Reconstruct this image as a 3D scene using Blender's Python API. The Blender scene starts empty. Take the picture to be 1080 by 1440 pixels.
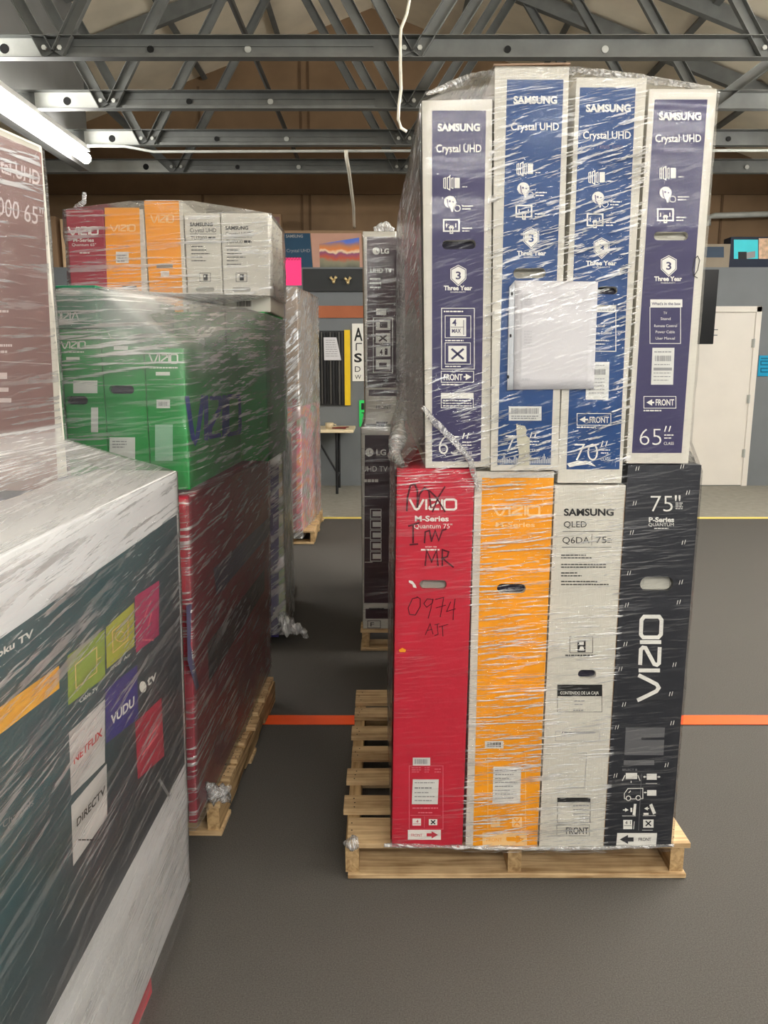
import bpy, bmesh, math, random
from mathutils import Vector, Matrix, noise
random.seed(7)
PI = math.pi
R = math.radians
col = bpy.context.scene.collection
scn = bpy.context.scene

# ------------------------------------------------------------------ camera, world, exposure
PITCH = R(10.8); CAMH = 1.51; FPX = 1080.0
cd = bpy.data.cameras.new('camera'); cam = bpy.data.objects.new('camera', cd); col.objects.link(cam)
cam.location = (0, 0, CAMH); cam.rotation_euler = (PI/2 - PITCH, 0, 0)
cd.sensor_fit = 'VERTICAL'; cd.sensor_height = 36.0; cd.lens = FPX/1440*36.0
cd.clip_start = 0.02; cd.clip_end = 100
scn.camera = cam
vs = scn.view_settings
vs.view_transform = 'Standard'; vs.look = 'None'; vs.gamma = 1.0; vs.use_curve_mapping = False
vs.exposure = 1.22
TUBE = 34.0          # emission of the fluorescent tubes
FILL = 0.36          # even world fill; room left open behind the camera to let it in
w = bpy.data.worlds.new('world'); scn.world = w; w.use_nodes = True
w.node_tree.nodes['Background'].inputs[0].default_value = (1.0, 0.98, 0.95, 1)
w.node_tree.nodes['Background'].inputs[1].default_value = FILL
scn.cycles.transparent_max_bounces = 24
scn.cycles.max_bounces = 8
scn.cycles.sample_clamp_indirect = 6.0

# ------------------------------------------------------------------ helpers
def lin(c):
    c /= 255.0
    return c/12.92 if c <= 0.04045 else ((c+0.055)/1.055)**2.4
def rgb(r, g, b): return (lin(r), lin(g), lin(b), 1)

MATS = {}
def mat(name, c, rough=0.6, var=0.06, nscale=6.0, bump=0.0, bscale=(120, 120, 120), spec=0.3, metal=0.0, emis=0.0):
    if name in MATS: return MATS[name]
    m = bpy.data.materials.new(name); m.use_nodes = True
    nt = m.node_tree; N = nt.nodes; b = N['Principled BSDF']
    b.inputs['Roughness'].default_value = rough; b.inputs['Metallic'].default_value = metal
    b.inputs['Specular IOR Level'].default_value = spec
    tc = N.new('ShaderNodeTexCoord')
    nz = N.new('ShaderNodeTexNoise'); nz.inputs['Scale'].default_value = nscale; nz.inputs['Detail'].default_value = 5
    nt.links.new(tc.outputs['Object'], nz.inputs['Vector'])
    mp = N.new('ShaderNodeMapRange'); mp.inputs[1].default_value = 0.3; mp.inputs[2].default_value = 0.7
    mp.inputs[3].default_value = 1-var; mp.inputs[4].default_value = 1+var
    nt.links.new(nz.outputs['Fac'], mp.inputs[0])
    vm = N.new('ShaderNodeVectorMath'); vm.operation = 'SCALE'; vm.inputs[0].default_value = c[:3]
    nt.links.new(mp.outputs[0], vm.inputs['Scale']); nt.links.new(vm.outputs[0], b.inputs['Base Color'])
    if emis:
        b.inputs['Emission Color'].default_value = c; b.inputs['Emission Strength'].default_value = emis
    if bump:
        mg = N.new('ShaderNodeMapping'); mg.inputs['Scale'].default_value = bscale
        nt.links.new(tc.outputs['Object'], mg.inputs[0])
        n2 = N.new('ShaderNodeTexNoise'); n2.inputs['Scale'].default_value = 1; n2.inputs['Detail'].default_value = 4
        nt.links.new(mg.outputs[0], n2.inputs['Vector'])
        bp = N.new('ShaderNodeBump'); bp.inputs['Strength'].default_value = bump; bp.inputs['Distance'].default_value = 0.01
        nt.links.new(n2.outputs['Fac'], bp.inputs['Height']); nt.links.new(bp.outputs[0], b.inputs['Normal'])
    MATS[name] = m
    return m

def wood_mat(name, c1, c2, axis):
    m = bpy.data.materials.new(name); m.use_nodes = True
    nt = m.node_tree; N = nt.nodes; b = N['Principled BSDF']; b.inputs['Roughness'].default_value = 0.75
    b.inputs['Specular IOR Level'].default_value = 0.2
    tc = N.new('ShaderNodeTexCoord'); mg = N.new('ShaderNodeMapping')
    s = [60, 60, 60]; s[axis] = 3.5
    mg.inputs['Scale'].default_value = s
    oi = N.new('ShaderNodeObjectInfo'); ad = N.new('ShaderNodeVectorMath'); ad.operation = 'ADD'
    sc = N.new('ShaderNodeVectorMath'); sc.operation = 'SCALE'; sc.inputs[0].default_value = (13, 7, 5)
    nt.links.new(oi.outputs['Random'], sc.inputs['Scale'])
    nt.links.new(tc.outputs['Object'], mg.inputs[0]); nt.links.new(mg.outputs[0], ad.inputs[0]); nt.links.new(sc.outputs[0], ad.inputs[1])
    n1 = N.new('ShaderNodeTexNoise'); n1.inputs['Scale'].default_value = 1; n1.inputs['Detail'].default_value = 6; n1.inputs['Distortion'].default_value = 0.6
    nt.links.new(ad.outputs[0], n1.inputs['Vector'])
    n2 = N.new('ShaderNodeTexNoise'); n2.inputs['Scale'].default_value = 9; n2.inputs['Detail'].default_value = 3
    nt.links.new(tc.outputs['Object'], n2.inputs['Vector'])
    mx = N.new('ShaderNodeMath'); mx.operation = 'MULTIPLY_ADD'; mx.inputs[1].default_value = 0.6
    nt.links.new(n2.outputs['Fac'], mx.inputs[0]); nt.links.new(n1.outputs['Fac'], mx.inputs[2])
    cr = N.new('ShaderNodeValToRGB'); cr.color_ramp.elements[0].position = 0.55; cr.color_ramp.elements[1].position = 0.95
    cr.color_ramp.elements[0].color = c2; cr.color_ramp.elements[1].color = c1
    nt.links.new(mx.outputs[0], cr.inputs[0]); nt.links.new(cr.outputs[0], b.inputs['Base Color'])
    bp = N.new('ShaderNodeBump'); bp.inputs['Strength'].default_value = 0.25; bp.inputs['Distance'].default_value = 0.004
    nt.links.new(n1.outputs['Fac'], bp.inputs['Height']); nt.links.new(bp.outputs[0], b.inputs['Normal'])
    MATS[name] = m
    return m

def film_mat(name, haze=0.10, streak=1.0, slant=0.0, gl=1.0, vs_=75.0, us=2.2, ridge=0.6, rough2=0.24, lo=1.24, hi=1.40):
    """clear stretch film: transparent, glossy by Fresnel on a finely pleated surface, milky where pleats bunch up.
    The vertex attribute 'pleat' says how wrinkled the film is; UV is in metres around and up the load."""
    m = bpy.data.materials.new(name); m.use_nodes = True
    nt = m.node_tree; N = nt.nodes; L = nt.links
    for n in list(N): N.remove(n)
    out = N.new('ShaderNodeOutputMaterial')
    uv = N.new('ShaderNodeUVMap'); uv.uv_map = 'UVMap'
    at_ = N.new('ShaderNodeAttribute'); at_.attribute_name = 'pleat'
    def streaks(rot, su, sv, seed, dist=0.4):
        mg = N.new('ShaderNodeMapping'); mg.inputs['Rotation'].default_value = (0, 0, rot)
        L.new(uv.outputs[0], mg.inputs[0])
        m2 = N.new('ShaderNodeMapping'); m2.inputs['Scale'].default_value = (su, sv, 1); m2.inputs['Location'].default_value = (seed, seed*1.7, 0)
        L.new(mg.outputs[0], m2.inputs[0])
        nz = N.new('ShaderNodeTexNoise'); nz.noise_dimensions = '2D'; nz.inputs['Scale'].default_value = 1
        nz.inputs['Detail'].default_value = 4; nz.inputs['Roughness'].default_value = 0.6; nz.inputs['Distortion'].default_value = dist
        L.new(m2.outputs[0], nz.inputs['Vector'])
        return nz.outputs['Fac']
    a = streaks(R(-slant), us, vs_, 3.1)
    b_ = streaks(R(-slant-9), us*1.6, vs_*0.6, 9.7)
    c = streaks(R(-slant+5), us*3.0, vs_*1.9, 5.3, 0.8)
    def math_(op, x, y):
        n = N.new('ShaderNodeMath'); n.operation = op
        for k, v in enumerate((x, y)):
            if isinstance(v, (int, float)): n.inputs[k].default_value = v
            else: L.new(v, n.inputs[k])
        return n.outputs[0]
    h = math_('ADD', math_('ADD', math_('MULTIPLY', a, 1.0), math_('MULTIPLY', b_, 0.9)), math_('MULTIPLY', c, 0.35))
    # low frequency patchiness of the tension
    pz = N.new('ShaderNodeTexNoise'); pz.noise_dimensions = '2D'; pz.inputs['Scale'].default_value = 4.5; pz.inputs['Detail'].default_value = 3
    L.new(uv.outputs[0], pz.inputs['Vector'])
    pr_ = N.new('ShaderNodeMapRange'); pr_.inputs[1].default_value = 0.38; pr_.inputs[2].default_value = 0.62; pr_.inputs[3].default_value = 0.25; pr_.inputs[4].default_value = 1.0
    L.new(pz.outputs['Fac'], pr_.inputs[0])
    pleat = math_('MULTIPLY', at_.outputs['Fac'], pr_.outputs[0])
    bp = N.new('ShaderNodeBump'); bp.inputs['Distance'].default_value = 0.013
    L.new(h, bp.inputs['Height']); L.new(math_('MULTIPLY', pleat, 1.0), bp.inputs['Strength'])
    fr = N.new('ShaderNodeFresnel'); fr.inputs['IOR'].default_value = 1.5
    gls = N.new('ShaderNodeBsdfGlossy'); gls.inputs['Roughness'].default_value = 0.075; L.new(bp.outputs[0], gls.inputs['Normal'])
    dif = N.new('ShaderNodeBsdfDiffuse'); dif.inputs['Color'].default_value = (0.92, 0.92, 0.91, 1)
    trn = N.new('ShaderNodeBsdfTransparent'); trn.inputs['Color'].default_value = (0.97, 0.97, 0.97, 1)
    # bunched pleats
    ram = N.new('ShaderNodeMapRange'); ram.interpolation_type = 'SMOOTHSTEP'
    ram.inputs[1].default_value = lo; ram.inputs[2].default_value = hi; ram.inputs[3].default_value = 0; ram.inputs[4].default_value = 1
    L.new(h, ram.inputs[0])
    rid = math_('MULTIPLY', ram.outputs[0], pleat); bun = math_('MULTIPLY', rid, 0.4*streak)
    hz = math_('ADD', math_('MULTIPLY', at_.outputs['Fac'], haze), bun)
    mk = N.new('ShaderNodeAttribute'); mk.attribute_name = 'milk_glare'  # film's own milkiness, plus glare painted in as diffuse white
    hz = math_('ADD', hz, math_('MULTIPLY', mk.outputs['Fac'], math_('ADD', 0.35, math_('MULTIPLY', ram.outputs[0], 0.65))))
    hz = math_('MINIMUM', hz, 0.85)
    m1 = N.new('ShaderNodeMixShader'); L.new(hz, m1.inputs[0]); L.new(trn.outputs[0], m1.inputs[1]); L.new(dif.outputs[0], m1.inputs[2])
    gf = math_('MINIMUM', math_('MULTIPLY', fr.outputs[0], 1.7*gl), 0.8)
    m2 = N.new('ShaderNodeMixShader'); L.new(gf, m2.inputs[0]); L.new(m1.outputs[0], m2.inputs[1]); L.new(gls.outputs[0], m2.inputs[2])
    # folded ridges: several layers of film lying together, so they mirror far more light
    g2 = N.new('ShaderNodeBsdfGlossy'); g2.inputs['Roughness'].default_value = rough2; L.new(bp.outputs[0], g2.inputs['Normal'])
    m3 = N.new('ShaderNodeMixShader'); L.new(math_('MINIMUM', math_('MULTIPLY', rid, ridge), 0.8), m3.inputs[0]); L.new(m2.outputs[0], m3.inputs[1]); L.new(g2.outputs[0], m3.inputs[2])
    L.new(m3.outputs[0], out.inputs['Surface'])
    MATS[name] = m
    return m

def build(name, bm, m, parent=None, smooth=False, loc=None, rot=None):
    bmesh.ops.recalc_face_normals(bm, faces=bm.faces[:]) if name not in FLAT else None
    me = bpy.data.meshes.new(name); bm.to_mesh(me); bm.free()
    o = bpy.data.objects.new(name, me); col.objects.link(o)
    if m: me.materials.append(m)
    if smooth:
        for p in me.polygons: p.use_smooth = True
    if parent: o.parent = parent
    if loc: o.location = loc
    if rot: o.rotation_euler = rot
    return o
FLAT = set()
def tag(o, label=None, cat=None, group=None, kind=None):
    if label: o['label'] = label
    if cat: o['category'] = cat
    if group: o['group'] = group
    if kind: o['kind'] = kind
    return o
def empty(name, loc, rot=(0, 0, 0)):
    o = bpy.data.objects.new(name, None); col.objects.link(o); o.empty_display_size = 0.1
    o.location = loc; o.rotation_euler = rot
    return o
def mtx(loc, rot): 
    from mathutils import Euler
    return Matrix.Translation(Vector(loc)) @ Euler(rot).to_matrix().to_4x4()
def box(bm, x0, x1, y0, y1, z0, z1, M=None):
    vs_ = [bm.verts.new((x, y, z)) for z in (z0, z1) for y in (y0, y1) for x in (x0, x1)]
    if M:
        for v in vs_: v.co = M @ v.co
    for f in ((0, 2, 3, 1), (4, 5, 7, 6), (0, 1, 5, 4), (2, 6, 7, 3), (0, 4, 6, 2), (1, 3, 7, 5)):
        bm.faces.new([vs_[i] for i in f])
    return vs_
def bar(bm, p, q, wdt, hgt, up=(0, 0, 1)):
    p = Vector(p); q = Vector(q); d = q-p; L = d.length; d.normalize()
    s = d.cross(Vector(up)); s.normalize(); u = s.cross(d)
    M = Matrix.Translation(p) @ Matrix((s, d, u)).transposed().to_4x4()
    box(bm, -wdt/2, wdt/2, 0, L, -hgt/2, hgt/2, M)
def tube(bm, pts, r, seg=8):
    pts = [Vector(p) for p in pts]; rings = []
    for i, p in enumerate(pts):
        d = (pts[min(i+1, len(pts)-1)]-pts[max(i-1, 0)]).normalized()
        a = d.cross(Vector((0, 0, 1)) if abs(d.z) < 0.95 else Vector((0, 1, 0))).normalized(); b = d.cross(a)
        rr = r[i] if isinstance(r, (list, tuple)) else r
        rings.append([bm.verts.new(p+rr*(math.cos(2*PI*k/seg)*a+math.sin(2*PI*k/seg)*b)) for k in range(seg)])
    for A, B in zip(rings, rings[1:]):
        for k in range(seg): bm.faces.new((A[k], A[(k+1) % seg], B[(k+1) % seg], B[k]))
    bm.faces.new(rings[0][::-1]); bm.faces.new(rings[-1])
def disc(bm, c, r, ax, th, seg=14):
    c = Vector(c); ax = Vector(ax).normalized()
    tube(bm, [c, c+ax*th], r, seg)
def bevel(o, wd, seg=2, ang=40):
    md = o.modifiers.new('bevel', 'BEVEL'); md.width = wd; md.segments = seg; md.limit_method = 'ANGLE'; md.angle_limit = R(ang)

def ray(px, py):
    u = (px-540)/FPX; v = (py-720)/FPX
    return Vector((u, math.cos(PITCH)-v*math.sin(PITCH), -(math.sin(PITCH)+v*math.cos(PITCH))))
CAM = Vector((0, 0, CAMH))
def at(px, py, Y):
    d = ray(px, py); return CAM + d*(Y/d.y)

# glyph cache: text as flat triangles
_tc = {}
def glyphs(s, bold):
    k = (s, bold)
    if k not in _tc:
        c = bpy.data.curves.new('t', 'FONT'); c.body = s; c.offset = bold; c.resolution_u = 3
        o = bpy.data.objects.new('t', c); col.objects.link(o); bpy.context.view_layer.update()
        me = bpy.data.meshes.new_from_object(o.evaluated_get(bpy.context.evaluated_depsgraph_get()))
        vs_ = [(v.co.x, v.co.y) for v in me.vertices]; fs = [tuple(p.vertices) for p in me.polygons]
        bpy.data.objects.remove(o); bpy.data.curves.remove(c); bpy.data.meshes.remove(me)
        _tc[k] = (vs_, fs)
    return _tc[k]
CAP = 0.70

class Face:
    """prints things on one flat side of a box; a point of the picture is carried along its sight line onto that side"""
    def __init__(self, root, M, side, off):
        self.root = root; self.inv = M.inverted(); self.side = side; self.off = off
        self.bm = None; self.last = None
    def pt(self, px, py, layer=None):
        o = self.inv @ CAM; d = (self.inv.to_3x3() @ ray(px, py))
        lay = (self.layer if layer is None else layer)*0.0005+0.0004
        if self.side == 'front':
            t = (-self.off-lay-o.y)/d.y
        elif self.side == 'right':
            t = (self.off+lay-o.x)/d.x
        else:
            t = (self.off+lay-o.z)/d.z
        return o+d*t
    def new(self, name, m, layer=1, sub=False, label=None):
        self.end()
        self.bm = bmesh.new(); self.name = name; self.m = m; self.layer = layer; self.sub = sub; self.lab = label
        return self
    def end(self):
        if self.bm is not None and len(self.bm.faces):
            par = self.last if self.sub and self.last else self.root
            me = bpy.data.meshes.new(self.name); self.bm.to_mesh(me); self.bm.free()
            o = bpy.data.objects.new(self.name, me); col.objects.link(o); me.materials.append(self.m); o.parent = par
            if self.lab: o['label'] = self.lab
            if not self.sub: self.last = o
        self.bm = None
        return self
    def poly(self, pts):
        v = [self.bm.verts.new(self.pt(*p)) for p in pts]
        self.bm.faces.new(v); return self
    def rect(self, x0, y0, x1, y1, skew=0):
        return self.poly([(x0, y0), (x0+skew, y1), (x1+skew, y1), (x1, y0)])
    def line(self, pts, w, closed=False):
        pts = [Vector(p) for p in pts]; n = len(pts); A = []; B = []
        for i, p in enumerate(pts):
            a = pts[(i-1) % n] if closed or i > 0 else p
            b = pts[(i+1) % n] if closed or i < n-1 else p
            d1 = (p-a); d2 = (b-p)
            d1 = d1.normalized() if d1.length > 1e-6 else d2.normalized()
            d2 = d2.normalized() if d2.length > 1e-6 else d1
            t = (d1+d2); t = t.normalized() if t.length > 0.2 else d1
            nn = Vector((-t.y, t.x)); k = min(1.0/max(0.35, nn.dot(Vector((-d1.y, d1.x)))), 2.2)
            A.append(self.bm.verts.new(self.pt(*(p+nn*w/2*k)))); B.append(self.bm.verts.new(self.pt(*(p-nn*w/2*k))))
        for i in range(n if closed else n-1):
            j = (i+1) % n
            self.bm.faces.new((A[i], A[j], B[j], B[i]))
        return self
    def frame(self, x0, y0, x1, y1, w=1.0):
        return self.line([(x0, y0), (x1, y0), (x1, y1), (x0, y1)], w, True)
    def ring(self, cx, cy, r, w, ry=None, n=20):
        ry = ry or r
        return self.line([(cx+r*math.cos(2*PI*k/n), cy+ry*math.sin(2*PI*k/n)) for k in range(n)], w, True)
    def dot(self, cx, cy, r, n=16, ry=None):
        ry = ry or r
        return self.poly([(cx+r*math.cos(2*PI*k/n), cy-ry*math.sin(2*PI*k/n)) for k in range(n)])
    def text(self, s, x0, x1, ybase, cap, bold=0.0, slope=0.0):
        vs_, fs = glyphs(s, bold)
        mn = min(v[0] for v in vs_); mx = max(v[0] for v in vs_); k = (x1-x0)/(mx-mn)
        vv = [self.bm.verts.new(self.pt(x0+(v[0]-mn)*k, ybase+slope*(v[0]-mn)*k-v[1]/CAP*cap)) for v in vs_]
        for f in fs:
            try: self.bm.faces.new([vv[i] for i in f])
            except ValueError: pass
        return self
    def text_map(self, s, fn, bold=0.0):
        vs_, fs = glyphs(s, bold)
        mn = min(v[0] for v in vs_); mx = max(v[0] for v in vs_)
        vv = [self.bm.verts.new(self.pt(*fn((v[0]-mn)/(mx-mn), v[1]/CAP))) for v in vs_]
        for f in fs:
            try: self.bm.faces.new([vv[i] for i in f])
            except ValueError: pass
        return self
    def squared_logo(self, fn, w):
        """five squared letters V I Z I O; fn maps (0..1 along, 0..1 up) to the picture"""
        L = lambda pts, c=False: self.line([fn(*p) for p in pts], w, c)
        L([(0.0, 1), (0.055, 0.55), (0.11, 0.12), (0.15, 0.02), (0.19, 0.12), (0.245, 0.55), (0.30, 1)])
        L([(0.355, 1), (0.355, 0)])
        L([(0.42, 0.94), (0.60, 0.94), (0.625, 0.85), (0.62, 0.72), (0.43, 0.28), (0.42, 0.15), (0.44, 0.06), (0.63, 0.06)])
        L([(0.69, 1), (0.69, 0)])
        L([(0.78, 0.97), (0.95, 0.97), (0.99, 0.85), (0.99, 0.15), (0.95, 0.03), (0.78, 0.03), (0.745, 0.15), (0.745, 0.85)], True)
        return self
    def vizio(self, x0, x1, y0, y1, w, slope=0.0):
        return self.squared_logo(lambda a, b: (x0+a*(x1-x0), y1-b*(y1-y0)+slope*a*(x1-x0)), w)
    def dashes(self, x0, x1, y, h, n=1, gap=0.0, slope=0.0, seed=0):
        """illegible small print: broken rules"""
        rnd = random.Random(seed+int(x0*7+y*13))
        for k in range(n):
            x = x0; yy = y+k*gap
            end = x1-(rnd.random()*0.25*(x1-x0) if k == n-1 and n > 1 else 0)
            while x < end-0.5:
                l = min(rnd.uniform(2.2, 6.0), end-x)
                self.rect(x, yy, x+l, yy+h); x += l+0.8
        return self
    def arrow(self, x0, x1, y, h, shaft, right=True):
        hd = h*0.9
        if right:
            self.poly([(x0, y-shaft/2), (x0, y+shaft/2), (x1-hd, y+shaft/2), (x1-hd, y-shaft/2)])
            self.poly([(x1-hd, y-h/2), (x1-hd, y+h/2), (x1, y)])
        else:
            self.poly([(x0+hd, y-shaft/2), (x0+hd, y+shaft/2), (x1, y+shaft/2), (x1, y-shaft/2)])
            self.poly([(x0+hd, y-h/2), (x0, y), (x0+hd, y+h/2)])
        return self
    def bars(self, x0, y0, x1, y1, seed=0):
        rnd = random.Random(seed+int(x0*3+y0)); x = x0
        while x < x1-0.4:
            wv = rnd.choice((0.5, 0.8, 1.3)); self.rect(x, y0, min(x+wv, x1), y1); x += wv+rnd.choice((0.5, 0.8))
        return self

ALLPTS = {}
def carton(name, loc, rot, wdh, m, label, group=None, slot=None, slotm=None, cat='television box', stack=None, bev=0.004, side='front'):
    """a tall cardboard television box; base centre at loc. slot: picture rectangle of the hand hole on the front"""
    W, D, H = wdh
    root = empty(name, loc, rot); tag(root, label, cat, group)
    M = mtx(loc, rot); f = Face(root, M, side, D/2 if side == 'front' else W/2); f.layer = -0.8
    bm = bmesh.new()
    c = [Vector((x, y, z)) for z in (0, H) for y in (-D/2, D/2) for x in (-W/2, W/2)]
    V = [bm.verts.new(p) for p in c]
    hole = None
    for k, q in enumerate(((0, 2, 3, 1), (4, 5, 7, 6), (0, 1, 5, 4), (2, 6, 7, 3), (0, 4, 6, 2), (1, 3, 7, 5))):
        if k == 2 and slot:
            a = f.pt(slot[0], slot[1]); b = f.pt(slot[2], slot[3])
            x0, x1, z0, z1 = a.x, b.x, b.z, a.z; r = (z1-z0)*0.48
            hp = []
            for (cx, cz, s) in ((x1-r, z1-r, 0), (x0+r, z1-r, 1), (x0+r, z0+r, 2), (x1-r, z0+r, 3)):
                for t in range(5):
                    an = PI/2*(s+t/4); hp.append((cx+r*math.cos(an), cz+r*math.sin(an)))
            hole = hp
            hv = [bm.verts.new((x, -D/2, z)) for x, z in hp]
            ed = []
            qv = [V[i] for i in q]
            for i in range(4):
                e = bm.edges.get((qv[i], qv[(i+1) % 4])) or bm.edges.new((qv[i], qv[(i+1) % 4])); ed.append(e)
            for i in range(len(hv)): ed.append(bm.edges.new((hv[i], hv[(i+1) % len(hv)])))
            bmesh.ops.triangle_fill(bm, edges=ed, use_beauty=True)
            bk = [bm.verts.new((x, -D/2+0.03, z)) for x, z in hp]
            for i in range(len(hv)):
                j = (i+1) % len(hv); bm.faces.new((hv[i], hv[j], bk[j], bk[i]))
            bm.faces.new(bk)
        else:
            bm.faces.new([V[i] for i in q])
    ob = build('carton', bm, m, root)
    if not slot: bevel(ob, bev)
    if hole:
        sb = bmesh.new()
        cz = sum(p[1] for p in hole)/len(hole); cx = sum(p[0] for p in hole)/len(hole)
        fr = [sb.verts.new((cx+(x-cx)*0.98, -D/2+0.012+0.010*(1 if z > cz else 0), cz+(z-cz)*0.97)) for x, z in hole]
        sb.faces.new(fr)
        build('handle_slot', sb, slotm or MATS['slot_dark'], root)
    f.hole = hole; f.W = W; f.H = H; f.D = D; f.M = M
    if stack is not None:
        ALLPTS.setdefault(stack, []).extend([M @ p for p in c])
    return root, f

def panel_with_hole(f, name, m, quad, layer=0):
    """the printed field on the front, cut out round the hand hole"""
    f.new(name, m, layer)
    if not f.hole:
        f.poly(quad)
    else:
        q = [f.bm.verts.new(f.pt(*p)) for p in quad]
        hv = [f.bm.verts.new((x, -f.off-0.0004-layer*0.0005, z)) for x, z in f.hole]
        ed = [f.bm.edges.new((q[i], q[(i+1) % 4])) for i in range(4)]
        ed += [f.bm.edges.new((hv[i], hv[(i+1) % len(hv)])) for i in range(len(hv))]
        bmesh.ops.triangle_fill(f.bm, edges=ed, use_beauty=True)
    return f

# ------------------------------------------------------------------ materials
carpet = mat('carpet', rgb(95, 92, 88), 0.95, 0.25, 260, 0.6, (700, 700, 700), 0.1)
def floor_mat():
    m = carpet; nt = m.node_tree; N = nt.nodes
    return m
floor_mat()
concrete = mat('pale_floor', rgb(138, 134, 124), 0.8, 0.12, 14, 0.2, (200, 200, 200), 0.2)
brown_wall = mat('brown_paper_wall', rgb(128, 104, 78), 0.8, 0.14, 2.0)
grey_wall = mat('grey_wall', rgb(116, 120, 122), 0.7, 0.05, 3)
grey_side = mat('grey_side_wall', rgb(120, 120, 118), 0.7, 0.08, 3)
roof_m = mat('roof_liner', rgb(222, 212, 190), 0.8, 0.10, 2.5)
steel = mat('grey_steel', rgb(98, 100, 97), 0.55, 0.16, 7, spec=0.4)
steel_l = mat('bare_steel', rgb(172, 174, 168), 0.5, 0.10, 9, spec=0.4)
dark = mat('dark_hole', rgb(22, 22, 22), 0.8)
white_paint = mat('white_paint', rgb(222, 216, 206), 0.5, 0.03, 3)
carton_w = mat('white_carton', rgb(212, 208, 196), 0.62, 0.04, 12, 0.08, (500, 30, 30))
carton_b = mat('brown_carton', rgb(150, 122, 94), 0.75, 0.08, 10, 0.1, (300, 30, 30))
carton_e = mat('carton_edge', rgb(140, 116, 96), 0.8, 0.12, 30)
c_red = mat('red_print', rgb(196, 40, 60), 0.42, 0.05, 10, spec=0.4)
c_dred = mat('dark_red_print', rgb(160, 28, 52), 0.42, 0.06, 8, spec=0.4)
c_org = mat('orange_print', rgb(246, 164, 24), 0.45, 0.05, 10, spec=0.4)
c_grn = mat('green_print', rgb(30, 148, 66), 0.42, 0.08, 8, spec=0.4)
c_dgrn = mat('deep_green_print', rgb(26, 120, 84), 0.42, 0.08, 8, spec=0.4)
c_blk = mat('black_print', rgb(42, 44, 50), 0.42, 0.08, 8, spec=0.45)
c_purple = mat('violet_navy_print', rgb(58, 54, 92), 0.5, 0.05, 10)
c_blue = mat('blue_print', rgb(30, 68, 122), 0.45, 0.05, 10)
c_maroon = mat('maroon_print', rgb(64, 40, 48), 0.45, 0.10, 10)
c_mauve = mat('mauve_brown_print', rgb(132, 98, 92), 0.5, 0.06, 6)
white_ink = mat('white_ink', rgb(236, 234, 226), 0.6, 0.02)
grey_ink = mat('grey_ink', rgb(150, 150, 150), 0.6, 0.03)
dim_ink = mat('dim_violet_ink', rgb(116, 110, 138), 0.6, 0.03)
pink_ink = mat('pink_ink', rgb(224, 120, 132), 0.6, 0.03)
pale_org = mat('pale_orange_ink', rgb(246, 204, 140), 0.6, 0.03)
black_ink = mat('black_ink', rgb(34, 34, 34), 0.6, 0.03)
marker = mat('marker_ink', rgb(88, 18, 34), 0.5, 0.2, 60)
slot_dark = mat('slot_dark', rgb(30, 28, 44), 0.8)
slot_grey = mat('slot_grey', rgb(150, 148, 138), 0.7)
slot_lt = mat('slot_pale', rgb(186, 184, 172), 0.7)
sticker = mat('label_paper', rgb(220, 220, 214), 0.5, 0.03, 20)
paper = mat('white_paper', rgb(214, 212, 214), 0.6, 0.02, 4)
wood_x = wood_mat('pallet_board_wood', rgb(208, 180, 138), rgb(144, 114, 78), 0)
wood_y = wood_mat('pallet_stringer_wood', rgb(190, 160, 116), rgb(126, 98, 64), 1)
film_front = film_mat('stretch_film', 0.0, 1.0, 3, vs_=210, us=4, gl=0.25, ridge=1.1, rough2=0.30, lo=1.16, hi=1.28)
film_tilt = film_mat('stretch_film_slanted', 0.0, 1.2, 15, vs_=165, us=8, gl=0.22, ridge=1.25, rough2=0.30, lo=1.19, hi=1.29)
film_side = film_mat('stretch_film_layered', 0.06, 1.1, 2, vs_=95, us=1.8, gl=0.6, ridge=0.95, rough2=0.28, lo=1.14, hi=1.30)
film_far = film_mat('stretch_film_far', 0.16, 1.2, 38, vs_=42, us=4, gl=0.7, ridge=0.9, rough2=0.30, lo=1.10, hi=1.28)

# ------------------------------------------------------------------ the setting
def plane(name, pts, m, kind='structure', th=None):
    bm = bmesh.new(); bm.faces.new([bm.verts.new(p) for p in pts])
    o = build(name, bm, m); tag(o, kind=kind); return o
YB = 10.25; YP = 9.7; XL = -5.2; XS = -2.86; XR = 6.4; YF = -6.0
def slab(name, x0, x1, y0, y1, z0, z1, m):
    bm = bmesh.new(); box(bm, x0, x1, y0, y1, z0, z1); o = build(name, bm, m); tag(o, kind='structure'); return o
slab('floor', XL-0.1, XR+0.1, YF, YB+0.1, -0.1, 0.0, carpet)
slab('trim_1', XL, XR, 7.62, YP, 0.0, 0.003, concrete)
RX, RZ, SL = -0.15, 5.75, 0.36
def roofz(x): return RZ-SL*abs(x-RX)
bm = bmesh.new(); bm.faces.new([bm.verts.new(p) for p in ((XL, YB, 0), (XR, YB, 0), (XR, YB, roofz(XR)), (RX, YB, RZ), (XL, YB, roofz(XL)))])
tag(build('wall_back', bm, brown_wall), kind='structure')
slab('wall_partition', XL, XR, YP, YP+0.5, 0, 2.68, grey_wall)
slab('wall_left', XL-0.1, XL, YF, YB, 0, roofz(XL), grey_side)
slab('wall_soffit', XS-0.1, XS, YF, 7.95, 3.36, roofz(XS), grey_side)
slab('wall_right', XR, XR+0.1, YF, YB, 0, roofz(XR), grey_side)
bm = bmesh.new()
for s in ((XL, RX), (RX, XR)):
    bm.faces.new([bm.verts.new(p) for p in ((s[0], YF, roofz(s[0])), (s[1], YF, roofz(s[1])), (s[1], YB, roofz(s[1])), (s[0], YB, roofz(s[0])))])
tag(build('ceiling', bm, roof_m), kind='structure')
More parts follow.
